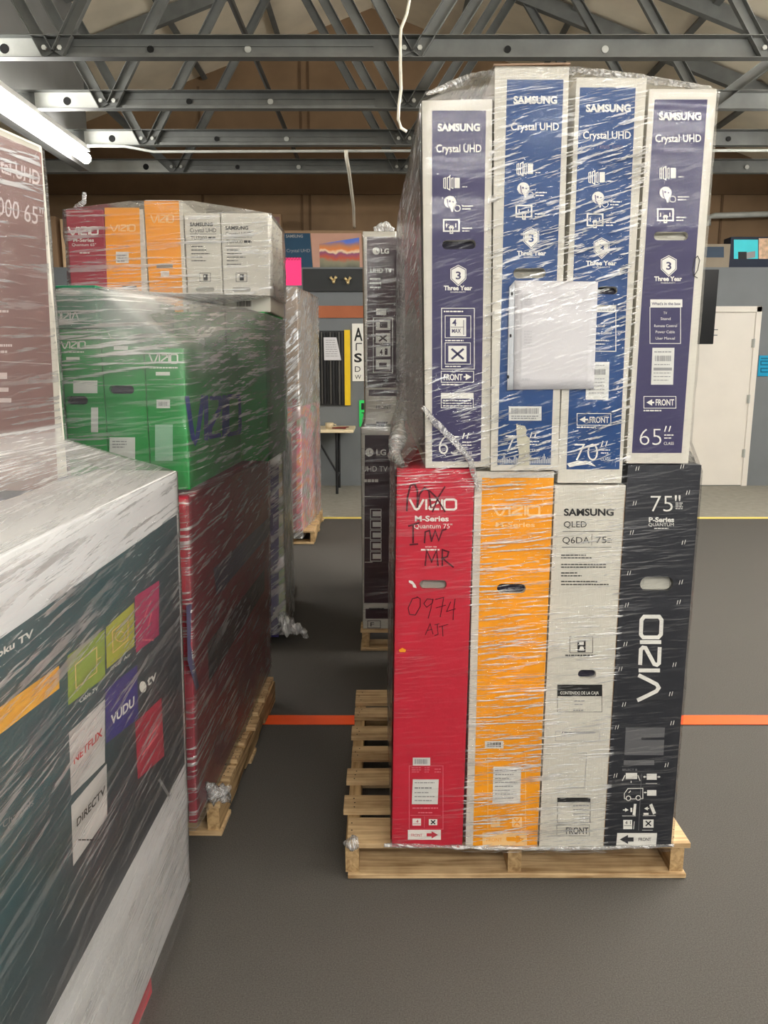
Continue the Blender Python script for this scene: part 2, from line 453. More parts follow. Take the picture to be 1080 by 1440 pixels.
# seams of the papered back wall and a broad darker band across it
bm = bmesh.new()
for x in (-2.3, -1.05, -0.95, 1.6, 2.9, 4.25, 5.3): box(bm, x, x+0.03, YB-0.012, YB-0.002, 2.7, roofz(x)-0.1)
box(bm, XL, XR, YB-0.03, YB-0.002, 3.62, 4.35)
tag(build('trim_2', bm, mat('dark_brown_trim', rgb(98, 76, 54), 0.8, 0.15, 3)), kind='structure')

# floor tapes
def tape(name, x0, x1, y, wd, m, label):
    bm = bmesh.new(); n = 60; A = []; B = []
    for i in range(n+1):
        x = x0+(x1-x0)*i/n; j = 0.003*noise.noise(Vector((x*3, y, 0)))
        A.append((x, y-wd/2+j, 0.0046)); B.append((x, y+wd/2+j, 0.0046))
    lo = [[bm.verts.new((p[0], p[1], z)) for p in P] for P in (A, B) for z in (p0 for p0 in (0.0036, 0.0046))]
    a0, a1, b0, b1 = lo
    for i in range(n):
        bm.faces.new((a1[i], a1[i+1], b1[i+1], b1[i])); bm.faces.new((a0[i], a0[i+1], a1[i+1], a1[i])); bm.faces.new((b1[i], b1[i+1], b0[i+1], b0[i]))
    o = build(name, bm, m); tag(o, label, 'floor tape')
tape('floor_tape', XL+0.05, XR-0.05, 3.095, 0.088, mat('orange_tape', rgb(250, 92, 36), 0.45, 0.06, 6), 'orange tape line stuck across the dark carpet behind the pallets')
tape('floor_tape', XL+0.05, XR-0.05, 7.58, 0.09, mat('yellow_tape', rgb(232, 208, 110), 0.5, 0.06, 6), 'pale yellow tape line across the floor near the back wall')

# door in the partition
DX0, DX1, DH = 3.62, 4.55, 2.22
bm = bmesh.new(); box(bm, DX0, DX1, YP-0.012, YP+0.01, 0.012, DH-0.07)
door = build('door_1', bm, white_paint); tag(door, kind='structure')
bm = bmesh.new()
for x0, x1, z0, z1 in ((DX0-0.07, DX0, 0, DH), (DX1, DX1+0.07, 0, DH), (DX0-0.07, DX1+0.07, DH-0.07, DH)): box(bm, x0, x1, YP-0.03, YP+0.012, z0, z1)
fr = build('door_frame', bm, white_paint, door); bevel(fr, 0.006)
for z in (1.78, 1.10, 0.42):
    bm = bmesh.new(); box(bm, DX1-0.02, DX1+0.012, YP-0.036, YP-0.012, z-0.05, z+0.05); tube(bm, [(DX1-0.004, YP-0.042, z-0.055), (DX1-0.004, YP-0.042, z+0.055)], 0.008)
    build('hinge', bm, steel_l, door)

# ------------------------------------------------------------------ roof trusses
CH0, CH1 = 3.452, 3.585
NODES = [-2.13, 0.18, 2.49, 4.80]
def truss(Y, label):
    root = empty('roof_truss', (0, Y, CH0)); tag(root, label, 'roof truss', 'steel roof trusses')
    h = CH1-CH0
    bm = bmesh.new()     # channel: web, two flanges, stiffening ribs
    xe = XS+0.02 if Y < 8 else XL+0.05
    box(bm, xe, XR-0.02, 0.045, 0.049, 0, h)
    box(bm, xe, XR-0.02, -0.02, 0.045, 0, 0.004); box(bm, xe, XR-0.02, -0.02, 0.045, h-0.004, h)
    box(bm, NODES[0]+0.12, NODES[1]-0.25, 0.036, 0.045, h*0.30, h*0.36); box(bm, NODES[0]+0.12, NODES[1]-0.25, 0.036, 0.045, h*0.62, h*0.68)
    box(bm, NODES[0]+0.12, NODES[1]-0.25, -0.02, -0.014, 0.004, 0.022)
    build('bottom_chord', bm, steel, root)
    bm = bmesh.new(); box(bm, xe+0.14, NODES[0]-0.08, 0.030, 0.040, 0.004, h-0.002); pl = build('end_plate', bm, steel_l, root)
    bm = bmesh.new(); disc(bm, (-2.45, 0.031, h*0.5), 0.030, (0, -1, 0), 0.004); build('bolt_hole', bm, dark, pl)
    zt = lambda x: roofz(x)-0.10-CH0
    for sx in ((xe+0.03, RX), (RX, XR-0.05)):
        bm = bmesh.new()
        bar(bm, (sx[0], 0.02, zt(sx[0])), (sx[1], 0.02, zt(sx[1])), 0.07, 0.14)
        build('top_chord', bm, steel, root)
    tops = [-3.3, -0.97, 1.33, 3.65, 6.0]
    def web(x0, z0, x1, z1, dy):
        bm = bmesh.new()
        d = Vector((x1-x0, 0, z1-z0)).normalized(); s = Vector((d.z, 0, -d.x))
        p = Vector((x0, dy, z0)); q = Vector((x1, dy, z1))
        bar(bm, p, q, 0.075, 0.005, up=(0, 1, 0)); bar(bm, p+s*0.037+Vector((0, -0.02, 0)), q+s*0.037+Vector((0, -0.02, 0)), 0.004, 0.04, up=(0, 1, 0))
        bar(bm, p-s*0.037+Vector((0, -0.02, 0)), q-s*0.037+Vector((0, -0.02, 0)), 0.004, 0.04, up=(0, 1, 0))
        return build('web_member', bm, steel, root)
    for i, nx in enumerate(NODES):
        for tx, sg in ((tops[i], -1), (tops[i+1], 1)):
            tx2 = max(tx, xe+0.08); zt_ = zt(tx2) if tx2 == tx else zt(tx2)-0.15
            wb = web(nx+sg*0.035, 0.03, tx2-sg*0.03, zt_, 0.03 if sg < 0 else 0.022)
        for dx in (-0.05, 0.05):
            bm = bmesh.new(); disc(bm, (nx+dx, 0.0, h*0.45), 0.016, (0, -1, 0), 0.012, 6); build('bolt', bm, steel_l, root)
        bm = bmesh.new(); disc(bm, (nx+0.62, 0.04, h*0.5), 0.022, (0, -1, 0), 0.004); build('bolt_hole', bm, dark, root)
        bm = bmesh.new(); disc(bm, (nx+1.25, 0.04, h*0.5), 0.022, (0, -1, 0), 0.004); build('bolt_hole', bm, steel_l, root)
for Y, s in ((5.4, 'nearest'), (6.4, 'second nearest'), (7.4, 'third nearest'), (8.4, 'farthest')):
    truss(Y, 'grey steel roof truss with V webs, %s of the four spanning the room' % s)

# purlins
for k, x in enumerate((-2.2, -1.25, 0.9, 1.9, 2.9, 3.9, 4.9)):
    bm = bmesh.new(); z = roofz(x)-0.02
    box(bm, -0.03, 0.03, 4.4, YB-0.02, -0.035, 0.0)
    o = build('roof_purlin', bm, steel, loc=(x, 0, z-0.01), rot=(0, math.atan(-SL if x > RX else SL)*-1, 0))
    tag(o, 'grey steel purlin running under the pale roof liner towards the back wall', 'roof purlin', 'steel roof purlins')

# diagonal brace rod seen running through the trusses
bm = bmesh.new(); tube(bm, [at(316, -20, 5.2), at(425, 238, 9.4)], 0.022, 8)
tag(build('brace_rod', bm, mat('dark_steel', rgb(60, 58, 54), 0.6)), 'dark thin brace rod slanting through the roof trusses', 'brace rod')

# ------------------------------------------------------------------ fluorescent lights
def emis(name, c, s):
    m = bpy.data.materials.new(name); m.use_nodes = True
    nt = m.node_tree
    for n in list(nt.nodes): nt.nodes.remove(n)
    e = nt.nodes.new('ShaderNodeEmission'); e.inputs[0].default_value = c; e.inputs[1].default_value = s
    o = nt.nodes.new('ShaderNodeOutputMaterial'); nt.links.new(e.outputs[0], o.inputs[0]); return m
tube_m = emis('lit_tube', (1.0, 0.97, 0.92, 1), TUBE)
housing = mat('lamp_housing', rgb(226, 226, 222), 0.5, 0.02)
def fixture(x, y0, y1, z, label, across=False):
    root = empty('fluorescent_light', (x, (y0+y1)/2, z) if not across else ((y0+y1)/2, x, z), (0, 0, PI/2 if across else 0)); tag(root, label, 'ceiling light', 'fluorescent strip lights')
    L = (y1-y0)/2
    bm = bmesh.new(); box(bm, -0.04, 0.04, -L, L, 0.035, 0.085); h = build('housing', bm, housing, root); bevel(h, 0.008)
    bm = bmesh.new(); tube(bm, [(0, -L+0.012, -0.02), (0, L-0.012, -0.02)], 0.044, 14); build('diffuser', bm, tube_m, root, True)
    for s in (-1, 1):
        bm = bmesh.new(); tube(bm, [(0, s*L-0.011, -0.02), (0, s*L+0.011, -0.02)], 0.048, 14); build('end_cap', bm, housing, root)
    for s in (-0.7, 0.7):
        bm = bmesh.new(); tube(bm, [(0, s*L, 0.085), (0, s*L, CH0+0.01-z if z < CH0 else 0.5)], 0.006, 6); build('hanger', bm, steel_l, root)
fixture(-2.71, 5.05, 7.47, 3.38, 'lit fluorescent strip light over the left edge, above the wrapped boxes')
OUT = 'added fluorescent strip light outside the view, placed to light the boxes and film'
for (x, y0, y1) in ((1.9, 2.2, 4.2), (3.1, 2.2, 4.2), (2.9, -0.3, 2.0), (4.4, 0.6, 3.0), (3.6, 4.4, 6.8), (4.7, 3.4, 5.8), (5.2, 6.2, 8.6)): fixture(x, y0, y1, 3.36, OUT)  # unseen strips added on the right to brighten floor and side faces
for (y, x0, x1) in ((-1.9, -0.7, 1.7), (-1.9, 1.8, 4.2), (-4.2, -0.7, 1.7), (-4.2, 1.8, 4.2)): fixture(y, x0, x1, 3.36, OUT, True)  # unseen crosswise strips added to light box fronts and glint on the film

# conduit and cables
bm = bmesh.new(); z = 3.405
tube(bm, [(-2.63, 7.3, z+0.02), (-2.3, 7.3, z+0.015), (-2.05, 7.3, z-0.03), (0.9, 7.3, z-0.02), (XR-0.05, 7.3, z-0.02)], 0.012, 8)
tag(build('conduit_pipe', bm, steel_l, smooth=True), 'thin pale conduit running sideways under the third roof truss', 'conduit pipe')
bm = bmesh.new(); tube(bm, [(-0.335, 7.272, 3.378), (-0.334, 7.272, 3.33), (-0.33, 7.7, 3.31), (-0.345, 9.2, 3.27), (-0.36, 9.72, 3.17), (-0.36, 9.80, 3.16)], 0.017, 8)
tag(build('power_cable', bm, mat('cream_cable', rgb(226, 222, 206), 0.5), smooth=True), 'cream cable hanging straight down from the conduit near the middle', 'cable')
bm = bmesh.new()
tube(bm, [at(577, -6, 5.3), at(572, 20, 5.3), at(564, 40, 5.3), at(563, 52, 5.3), at(563, 90, 5.3), at(564, 125, 5.32), at(561, 148, 5.34), at(560, 168, 5.35), at(564, 180, 5.35), at(572, 185, 5.35)], 0.010, 8)
tag(build('power_cable', bm, MATS['cream_cable'], smooth=True), 'cream cable looping down over the nearest truss left of the tall stack', 'cable')
bm = bmesh.new(); tube(bm, [(4.03, 10.05, 3.22), (4.03, 10.05, 3.32), (4.10, 10.05, 3.335), (XR-0.05, 10.05, 3.40)], 0.035, 10)
tag(build('drain_pipe', bm, steel_l, smooth=True), 'horizontal grey pipe on the brown wall at the right edge', 'pipe')
#SECTION2
# ------------------------------------------------------------------ pallets
def pallet(loc, rotz, W, D, label, nb=7, group='wooden pallets on the carpet', red=False, jag=0.012):
    """stringer pallet: boards run along x, stringers along y; W across, D deep; top at 0.12"""
    root = empty('wooden_pallet', loc, (0, 0, rotz)); tag(root, label, 'pallet', group)
    rnd = random.Random(int(W*100+D*37+loc[1]*11))
    for sx in (-W/2+0.022, 0, W/2-0.022):
        bm = bmesh.new(); n = 12; prof = []
        for s in (-1, 1):
            for i in range(n+1): pass
        # stringer with two fork notches underneath
        pts = [(-D/2+0.012, 0.018), (-D/2+0.25*D, 0.018), (-D/2+0.26*D, 0.05), (-D/2+0.38*D, 0.05), (-D/2+0.39*D, 0.018), (D/2-0.39*D, 0.018), (D/2-0.38*D, 0.05), (D/2-0.26*D, 0.05), (D/2-0.25*D, 0.018), (D/2-0.012, 0.018), (D/2-0.012, 0.104), (-D/2+0.012, 0.104)]
        A = [bm.verts.new((sx-0.02, y, z)) for y, z in pts]; B = [bm.verts.new((sx+0.02, y, z)) for y, z in pts]
        bm.faces.new(A); bm.faces.new(B[::-1])
        for i in range(len(pts)):
            j = (i+1) % len(pts); bm.faces.new((A[i], B[i], B[j], A[j]))
        bmesh.ops.triangulate(bm, faces=[f for f in bm.faces if len(f.verts) > 4])
        build('stringer', bm, wood_y, root)
    def board(y, wd, z0, z1, name):
        bm = bmesh.new(); j0 = rnd.uniform(-jag, jag); j1 = rnd.uniform(-jag, jag); n = 10
        x0 = -W/2+j0; x1 = W/2+j1; rows = []
        for i in range(n+1):
            x = x0+(x1-x0)*i/n
            e = 0.004*noise.noise(Vector((x*4, y*9, z0*50))); e2 = 0.004*noise.noise(Vector((x*4+9, y*9, z0*50)))
            rows.append([bm.verts.new(p) for p in ((x, y-wd/2+e, z0), (x, y+wd/2+e2, z0), (x, y+wd/2+e2, z1), (x, y-wd/2+e, z1))])
        for a, b in zip(rows, rows[1:]):
            for k in range(4): bm.faces.new((a[k], a[(k+1) % 4], b[(k+1) % 4], b[k]))
        bm.faces.new(rows[0]); bm.faces.new(rows[-1][::-1])
        nf = len(bm.faces)
        if name == 'deck_board':
            for sx in (-W/2+0.022, 0, W/2-0.022):
                for dy in (-wd*0.28, 0.0, wd*0.28): disc(bm, (sx+rnd.uniform(-0.008, 0.008), y+dy, z1-0.0005), 0.0028, (0, 0, 1), 0.0012, 6)
        bm.faces.ensure_lookup_table()
        for f_ in bm.faces[nf:]: f_.material_index = 1
        o = build(name, bm, wood_x, root); o.data.materials.append(dark); bevel(o, 0.002, 1)
        return o
    wf = 0.135
    board(-D/2+wf/2, wf, 0.104, 0.12, 'deck_board'); board(D/2-wf/2, wf, 0.104, 0.12, 'deck_board')
    for i in range(1, nb-1):
        y = -D/2+wf+(D-2*wf)*(i-0.5)/(nb-2)+rnd.uniform(-0.006, 0.006)
        board(y, 0.088, 0.104, 0.12, 'deck_board')
    for y, wd in ((-D/2+wf/2, wf), (0, 0.1), (D/2-wf/2, wf)): board(y, wd, 0.002, 0.018, 'bottom_board')
    return root

# ------------------------------------------------------------------ stretch film
def hull2(pts):
    pts = sorted(set((round(p[0], 5), round(p[1], 5)) for p in pts))
    if len(pts) < 3: return pts
    def half(ps):
        h = []
        for p in ps:
            while len(h) > 1 and (h[-1][0]-h[-2][0])*(p[1]-h[-2][1])-(h[-1][1]-h[-2][1])*(p[0]-h[-2][0]) <= 0: h.pop()
            h.append(p)
        return h
    a = half(pts); b = half(pts[::-1]); return a[:-1]+b[:-1]
def hslice(P, z):
    o = [(p.x, p.y) for p in P if abs(p.z-z) < 1e-6]
    for i, p in enumerate(P):
        for q in P[i+1:]:
            if (p.z-z)*(q.z-z) < 0:
                t = (z-p.z)/(q.z-p.z); o.append((p.x+(q.x-p.x)*t, p.y+(q.y-p.y)*t))
    return hull2(o)
def loop_of(poly, n, off):
    """n points round a convex outline, pushed out by off, with the same share of points on every quarter turn"""
    cx = sum(p[0] for p in poly)/len(poly); cy = sum(p[1] for p in poly)/len(poly)
    x0 = min(p[0] for p in poly); x1 = max(p[0] for p in poly); y0 = min(p[1] for p in poly); y1 = max(p[1] for p in poly)
    cx = (x0+x1)/2; cy = (y0+y1)/2; sx = max((x1-x0)/2, 0.01); sy = max((y1-y0)/2, 0.01)
    out = []
    N = len(poly)
    for k in range(n):
        # walk round a square so that corners land on vertices
        t = 4.0*k/n; sd = int(t); u = 2*(t-sd)-1
        q = ((u, -1), (1, u), (-u, 1), (-1, -u))[sd]
        dx, dy = q[0]*(sx+off), q[1]*(sy+off); best = None
        for i in range(N):
            ax, ay = poly[i][0]-cx, poly[i][1]-cy; bx, by = poly[(i+1) % N][0]-cx, poly[(i+1) % N][1]-cy
            ex, ey = bx-ax, by-ay; det = dx*(-ey)+ex*dy
            if abs(det) < 1e-12: continue
            s = (ax*(-ey)+ex*ay)/det; v = (dx*ay-dy*ax)/det
            if s > 0 and -1e-6 <= v <= 1+1e-6: best = s if best is None else max(best, s)
        if best is None: best = 1.0
        L = math.hypot(dx, dy)
        best = best + off/L*1.2
        out.append((cx+dx*best, cy+dy*best))
    return out
def film(name, label, spans, m, pleat, n=200, off=0.008, wob=0.003, cap=True, group='stretch films round the pallet loads', bulge=None, milk_glare=None):
    """spans: list of (points of the load, z from, z to, rows); film runs up them in order and closes over the top"""
    rows = []
    for P, za, zb, nr in spans:
        for i in range(nr+1):
            z = za+(zb-za)*i/nr
            zc = min(max(z, min(p.z for p in P)+0.001), max(p.z for p in P)-0.003)
            rows.append((z, loop_of(hslice(P, zc), n, off)))
    bm = bmesh.new(); uvl = bm.loops.layers.uv.new('UVMap'); al = bm.verts.layers.float.new('pleat'); ml = bm.verts.layers.float.new('milk_glare')
    V = []
    for r, (z, lp) in enumerate(rows):
        cx = sum(p[0] for p in lp)/n; cy = sum(p[1] for p in lp)/n
        ring = []
        for k, (x, y) in enumerate(lp):
            d = math.hypot(x-cx, y-cy) or 1
            w_ = wob*(0.6+noise.noise(Vector((x*2.5, y*2.5, z*22)))*1.2+0.6*noise.noise(Vector((x*5+7, y*5, z*9))))
            if bulge: w_ += bulge(x, y, z)
            X, Y, Z = x+(x-cx)/d*w_, y+(y-cy)/d*w_, z+0.0
            v = bm.verts.new((X, Y, Z)); v[al] = pleat(X, Y, Z); v[ml] = milk_glare(X, Y, Z) if milk_glare else 0.0; ring.append(v)
        V.append(ring)
    S = [0]
    for k in range(n):
        a = rows[0][1][k]; b = rows[0][1][(k+1) % n]; S.append(S[-1]+math.hypot(a[0]-b[0], a[1]-b[1]))
    H = [0]
    for r in range(1, len(V)):
        dd = [(V[r][k].co-V[r-1][k].co).length for k in range(0, n, 7)]; H.append(H[-1]+max(0.002, sum(dd)/len(dd)))
    for r in range(len(V)-1):
        for k in range(n):
            j = (k+1) % n
            try: f = bm.faces.new((V[r][k], V[r][j], V[r+1][j], V[r+1][k]))
            except ValueError: continue
            f.smooth = True
            for lo, uv in zip(f.loops, ((S[k], H[r]), (S[k+1], H[r]), (S[k+1], H[r+1]), (S[k], H[r+1]))): lo[uvl].uv = uv
    if cap:
        top = V[-1]; c = sum((v.co for v in top), Vector())/n
        cv = bm.verts.new(c+Vector((0, 0, 0.004))); cv[al] = pleat(*c)
        for k in range(n):
            f = bm.faces.new((top[k], top[(k+1) % n], cv)); f.smooth = True
            for lo in f.loops: lo[uvl].uv = (lo.vert.co.x, lo.vert.co.y)
    FLAT.add(name)
    o = build(name, bm, m); tag(o, label, 'plastic wrap', group)
    return o
def tail(parent, pts, m, seed=0, name='film_tail'):
    amp, mlk = (0.45, 0.22) if name == 'film_fold' else (1.0, 0.55)
    """a twisted, crumpled end of film"""
    bm = bmesh.new(); uvl = bm.loops.layers.uv.new('UVMap'); al = bm.verts.layers.float.new('pleat'); mt = bm.verts.layers.float.new('milk_glare')
    n = 22; rings = []; pts = [(Vector(p), r) for p, r in pts]; m_ = 7
    for i in range(len(pts)-1):
        for s in range(m_ if i < len(pts)-2 else m_+1):
            t = s/m_; c = pts[i][0].lerp(pts[i+1][0], t); r = pts[i][1]*(1-t)+pts[i+1][1]*t
            d = (pts[i+1][0]-pts[i][0]).normalized(); a = d.cross(Vector((0.3, 0.9, 0.2))).normalized(); b = d.cross(a)
            ring = []
            for k in range(n):
                an = 2*PI*k/n
                q = c+(a*math.cos(an)+b*math.sin(an))*r
                rr = r*(0.72+amp*(0.7*noise.noise(q*38+Vector((seed, 0, 0)))+0.3*noise.noise(q*110)))
                v = bm.verts.new(c+(a*math.cos(an)+b*math.sin(an))*max(rr, r*0.15)); v[al] = 0.6; v[mt] = mlk; ring.append(v)
            rings.append(ring)
    for r in range(len(rings)-1):
        for k in range(n):
            f = bm.faces.new((rings[r][k], rings[r][(k+1) % n], rings[r+1][(k+1) % n], rings[r+1][k])); f.smooth = True
            for lo, uv in zip(f.loops, ((k*.02, r*.02), (k*.02+.02, r*.02), (k*.02+.02, r*.02+.02), (k*.02, r*.02+.02))): lo[uvl].uv = uv
    FLAT.add(name)
    return build(name, bm, m, parent)

# ================================================================== the tall stack on the right
YS = 2.03; DEEP = 1.78
pallet((0.389, 2.05+0.55, 0), R(0.2), 1.016, 1.10, 'light wooden pallet under the tall stack of boxes, its left deck boards bare', 7)

def upright(stack, xb, xt, z0, z1, m, label, group, slot=None, slotm=None, dy=0.0, deep=DEEP, name='television_box', y=YS):
    """box with its narrow end to the aisle: bottom and top edges xb, xt at heights z0, z1"""
    W = ((xb[1]-xb[0])+(xt[1]-xt[0]))/2; H = z1-z0
    lean = math.atan(((xt[0]+xt[1])-(xb[0]+xb[1]))/2/H)
    return carton(name, ((xb[0]+xb[1])/2, y+dy+deep/2, z0), (0, lean, 0), (W, deep, H), m, label, group, slot, slotm, stack=stack)
GL = 'boxes in the lower row of the tall stack'; GU = 'boxes in the upper row of the tall stack'
# ---- red
o, f = upright('main_low', (0.020, 0.233), (0.038, 0.238), 0.122, 1.240, c_red, 'red box at the left end of the lower row, black marker writing on it', GL, (590, 815.5, 628, 829), slot_grey)
f.new('printed_logo', white_ink, 1).vizio(576, 642, 702, 717, 3.0)
f.new('lettering', white_ink, 1).text('M-Series', 583.5, 631, 733, 7.5, 0.03).text('Quantum 75"', 582, 636, 743, 6.5)
f.text('scan to', 598, 614, 770, 3).dashes(592, 618, 772, 2.2)
f.new('marker_writing', marker, 3)
f.line([(572, 719), (573, 700), (577, 683), (583, 680), (587, 690), (587, 714)], 2.6).line([(587, 712), (590, 695), (597, 686), (603, 690), (606, 714)], 2.4).line([(604, 690), (614, 700), (626, 720)], 2.2).line([(626, 684), (616, 700), (608, 720)], 2.2)
f.line([(574, 740), (590, 735)], 2.4).line([(581, 739), (581, 764)], 2.6).line([(576, 766), (588, 765)], 2.2).line([(597, 764), (598, 748), (604, 746), (607, 762)], 2.2).line([(607, 760), (612, 746), (617, 760), (622, 746), (628, 744)], 2.2)
f.line([(598, 796), (600, 774), (607, 790), (614, 774), (616, 796)], 2.4).line([(622, 796), (622, 773), (631, 776), (629, 783), (622, 785), (638, 798)], 2.2)
f.line([(588, 840), (580, 842), (574, 855), (576, 864), (584, 865), (591, 853), (591, 842), (586, 839)], 1.3).line([(609, 843), (601, 842), (596, 849), (600, 854), (608, 848), (609, 842), (606, 856), (602, 870)], 1.2)
f.line([(612, 843), (624, 840), (622, 852), (619, 868)], 1.2).line([(613, 855), (627, 851)], 1.1).line([(634, 846), (628, 860), (641, 856)], 1.2).line([(640, 842), (638, 858), (637, 872)], 1.2)
f.line([(598, 893), (605, 877), (609, 892)], 1.2).line([(600, 887), (608, 885)], 1.0).line([(611, 879), (618, 877)], 1.0).line([(615, 878), (616, 892), (611, 894)], 1.2).line([(617, 882), (630, 878)], 1.0).line([(622, 880), (623, 895)], 1.2)
f.new('torn_patch', white_ink, 2).poly([(575, 816), (580, 817), (584, 822), (586, 827), (581, 826), (580, 822), (575, 819)])
f.new('torn_patch', MATS['orange_print'], 2).poly([(561, 914), (566, 911), (571, 914), (570, 917), (562, 917)])
f.new('barcode_sticker', sticker, 2).rect(580.5, 1065.5, 605, 1076.5); f.new('barcode', grey_ink, 3, True).bars(583, 1067.5, 602, 1074.5)
f.new('printed_frame', pink_ink, 1).frame(575.5, 1077, 623, 1166, 0.7).line([(577, 1146.5), (620, 1146.5)], 0.6).line([(597, 1148), (596.5, 1164)], 0.6).dashes(579, 592, 1079, 1.2, 3, 3).dashes(597, 604, 1079, 1.2, 3, 3).dashes(611, 620, 1081, 1.2, 2, 4)
f.dashes(580, 616, 1135.5, 1.8).dashes(588, 608, 1142, 1.6)
f.new('shipping_label', sticker, 2).rect(580.5, 1096, 617, 1131, -1.5); f.new('label_print', grey_ink, 3, True)
for k, y in enumerate((1100, 1107, 1114, 1119.5, 1125)): f.dashes(583, 611-4*(k % 3), y, 1.4 + (k == 1)*0.8)
f.new('pictogram', white_ink, 2).rect(580, 1151, 592, 1161); f.new('pictogram_mark', c_red, 3, True).text('4', 585, 588.5, 1157, 4).line([(581, 1158.6), (591, 1158.6)], 0.6)
f.new('pictogram', white_ink, 2).rect(603, 1152, 615, 1160.5); f.new('pictogram_mark', black_ink, 3, True).line([(606, 1153.5), (612, 1159)], 1.6).line([(612, 1153.5), (606, 1159)], 1.6)
f.new('front_sticker', white_ink, 2).rect(573.5, 1167, 620, 1181); f.new('front_print', c_red, 3, True).arrow(600, 616, 1174, 10, 4.5).text('FRONT', 578, 594, 1176.5, 4)
f.end()
# ---- orange
o, f = upright('main_low', (0.2385, 0.4515), (0.2440, 0.453), 0.122, 1.232, carton_w, 'orange printed box with white left border, second in the lower row', GL, (699, 821, 739, 834), slot_dark, dy=0.002)
panel_with_hole(f, 'printed_panel', c_org, [(678, 672), (665, 1191), (755, 1194), (779, 672)])
f.new('printed_logo', pale_org, 1).vizio(693, 759, 711, 725, 3.0)
f.new('lettering', pale_org, 1).text('M-Series', 697, 752, 741, 6.5, 0.02).dashes(701, 745, 1012, 1.2)
f.new('barcode_sticker', sticker, 2).rect(682, 1042, 708, 1052.5); f.new('barcode', black_ink, 3, True).bars(685, 1044, 705, 1050.5)
f.new('shipping_label', sticker, 2).rect(694, 1078, 733, 1129, -1.5); f.new('label_print', grey_ink, 3, True)
for k in range(8): f.dashes(696, 727-5*(k % 3), 1083+k*5.5, 1.5)
f.new('printed_frame', pale_org, 1).frame(686, 1060, 739, 1166, 0.7)
f.new('pictogram', pale_org, 2).rect(690, 1149, 703, 1163); f.new('pictogram_mark', c_org, 3, True).text('4', 695, 699, 1157, 5)
f.new('pictogram', pale_org, 2).rect(720, 1149, 734, 1163); f.new('pictogram_mark', c_org, 3, True).line([(723, 1151), (731, 1161)], 1.8).line([(731, 1151), (723, 1161)], 1.8)
f.new('front_sticker', pale_org, 2).rect(678.5, 1171, 741, 1189); f.new('front_print', c_org, 3, True).arrow(712, 737, 1180, 13, 6).text('FRONT', 684, 706, 1183.5, 5)
f.end()
# ---- white
o, f = upright('main_low', (0.4545, 0.6425), (0.4570, 0.6450), 0.122, 1.196, carton_w, 'white box with black print, third in the lower row beside the black box', GL, (813, 942, 838, 954), slot_dark, dy=-0.004)
f.new('lettering', black_ink, 1).text('SAMSUNG', 793, 863, 725, 9.5, 0.035).text('QLED', 793, 825, 741.5, 8.5).text('Q6DA', 791, 829, 764, 9).text('75', 838, 853, 763.5, 9)
f.line([(791, 747.3), (861, 747.3)], 0.7).line([(790, 769.5), (860, 769.5)], 0.7).line([(832.5, 751), (832, 767)], 0.6).dashes(854, 860, 757, 1, 3, 2.6)
for y0, x1 in ((780, 824), (783.8, 832), (793, 852), (796.8, 852), (805, 812), (809, 818), (817, 840), (821.2, 856)): f.dashes(789, x1, y0, 1.5)
f.new('pictogram', black_ink, 1).frame(801.5, 895, 833.5, 918, 0.8).rect(812, 900, 823.5, 917).dashes(795, 840, 920.5, 2.2)
f.new('pictogram_mark', white_ink, 2, True).rect(814.5, 902.5, 821, 907).poly([(814, 915), (816, 909), (820, 909), (822, 915)])
f.new('contents_label', black_ink, 1).frame(784, 963, 846.5, 1001, 0.6).rect(784, 963, 847, 979); f.new('label_print', white_ink, 2, True).text('CONTENIDO DE LA CAJA', 788, 842, 976.5, 4.2, 0.01)
f.new('label_print', grey_ink, 2).dashes(808, 822, 985, 1.4, 2, 5).dashes(806, 820, 998, 1.8).frame(781, 1029, 843, 1042, 0.6).dashes(790, 836, 1029.5, 2).line([(791, 1108), (822, 1108), (825, 1059), (815, 1059)], 0.9)
f.new('contents_label', black_ink, 1).frame(784, 1122, 830, 1157, 0.6).rect(784, 1122, 830, 1128); f.new('label_print', grey_ink, 2).dashes(806, 828, 1132, 1.6, 3, 6).frame(816, 1145, 829.5, 1156, 0.6).dashes(818, 828, 1148, 1, 2, 3)
f.new('front_print', black_ink, 1).frame(783, 1160, 829, 1175.5, 0.6).text('FRONT', 796, 827.5, 1172.5, 9, 0.02)
f.end()
bm = bmesh.new(); box(bm, 0.0932, 0.0945, -DEEP/2-0.0012, -DEEP/2+0.02, 0.01, 1.06); ce = build('board_edge', bm, carton_b, o); ce['label'] = 'worn brown board edge'
# ---- black
o, f = upright('main_low', (0.6465, 0.842), (0.6495, 0.8445), 0.122, 1.250, c_blk, 'black box with large white vertical logo, right end of the lower row', GL, (901, 811, 946, 831), slot_lt, dy=0.0)
f.new('lettering', white_ink, 1).text('75', 915, 946, 719.5, 23, -0.012).text('"', 949, 957, 719, 22).text('P-Series', 912.5, 948, 734, 6.5, 0.035).text('QUANTUM', 912, 947.5, 740, 4.5).dashes(920, 940, 742.5, 1.2).dashes(950, 960, 707, 1, 4, 2.6)
lx = lambda y: 916.5-(y-866)*0.045
f.new('printed_logo', white_ink, 1).squared_logo(lambda a, b: (lx(985-a*119)-15+(1-b)*30, 985-a*119), 5.4)
f.new('pictogram', white_ink, 1)
for (x, y) in ((897, 658), (960, 655), (893, 707), (968, 692), (889, 748), (962, 762), (885, 805), (958, 818), (882, 850), (955, 846), (880, 905), (949, 934), (873, 940), (878, 990), (944, 975), (868, 1022), (946, 1016), (866, 1090), (938, 1075)):
    f.line([(x-3, y+4), (x-1.5, y-2)], 0.8).line([(x+0.5, y+3.4), (x+2, y-2.6)], 0.8)
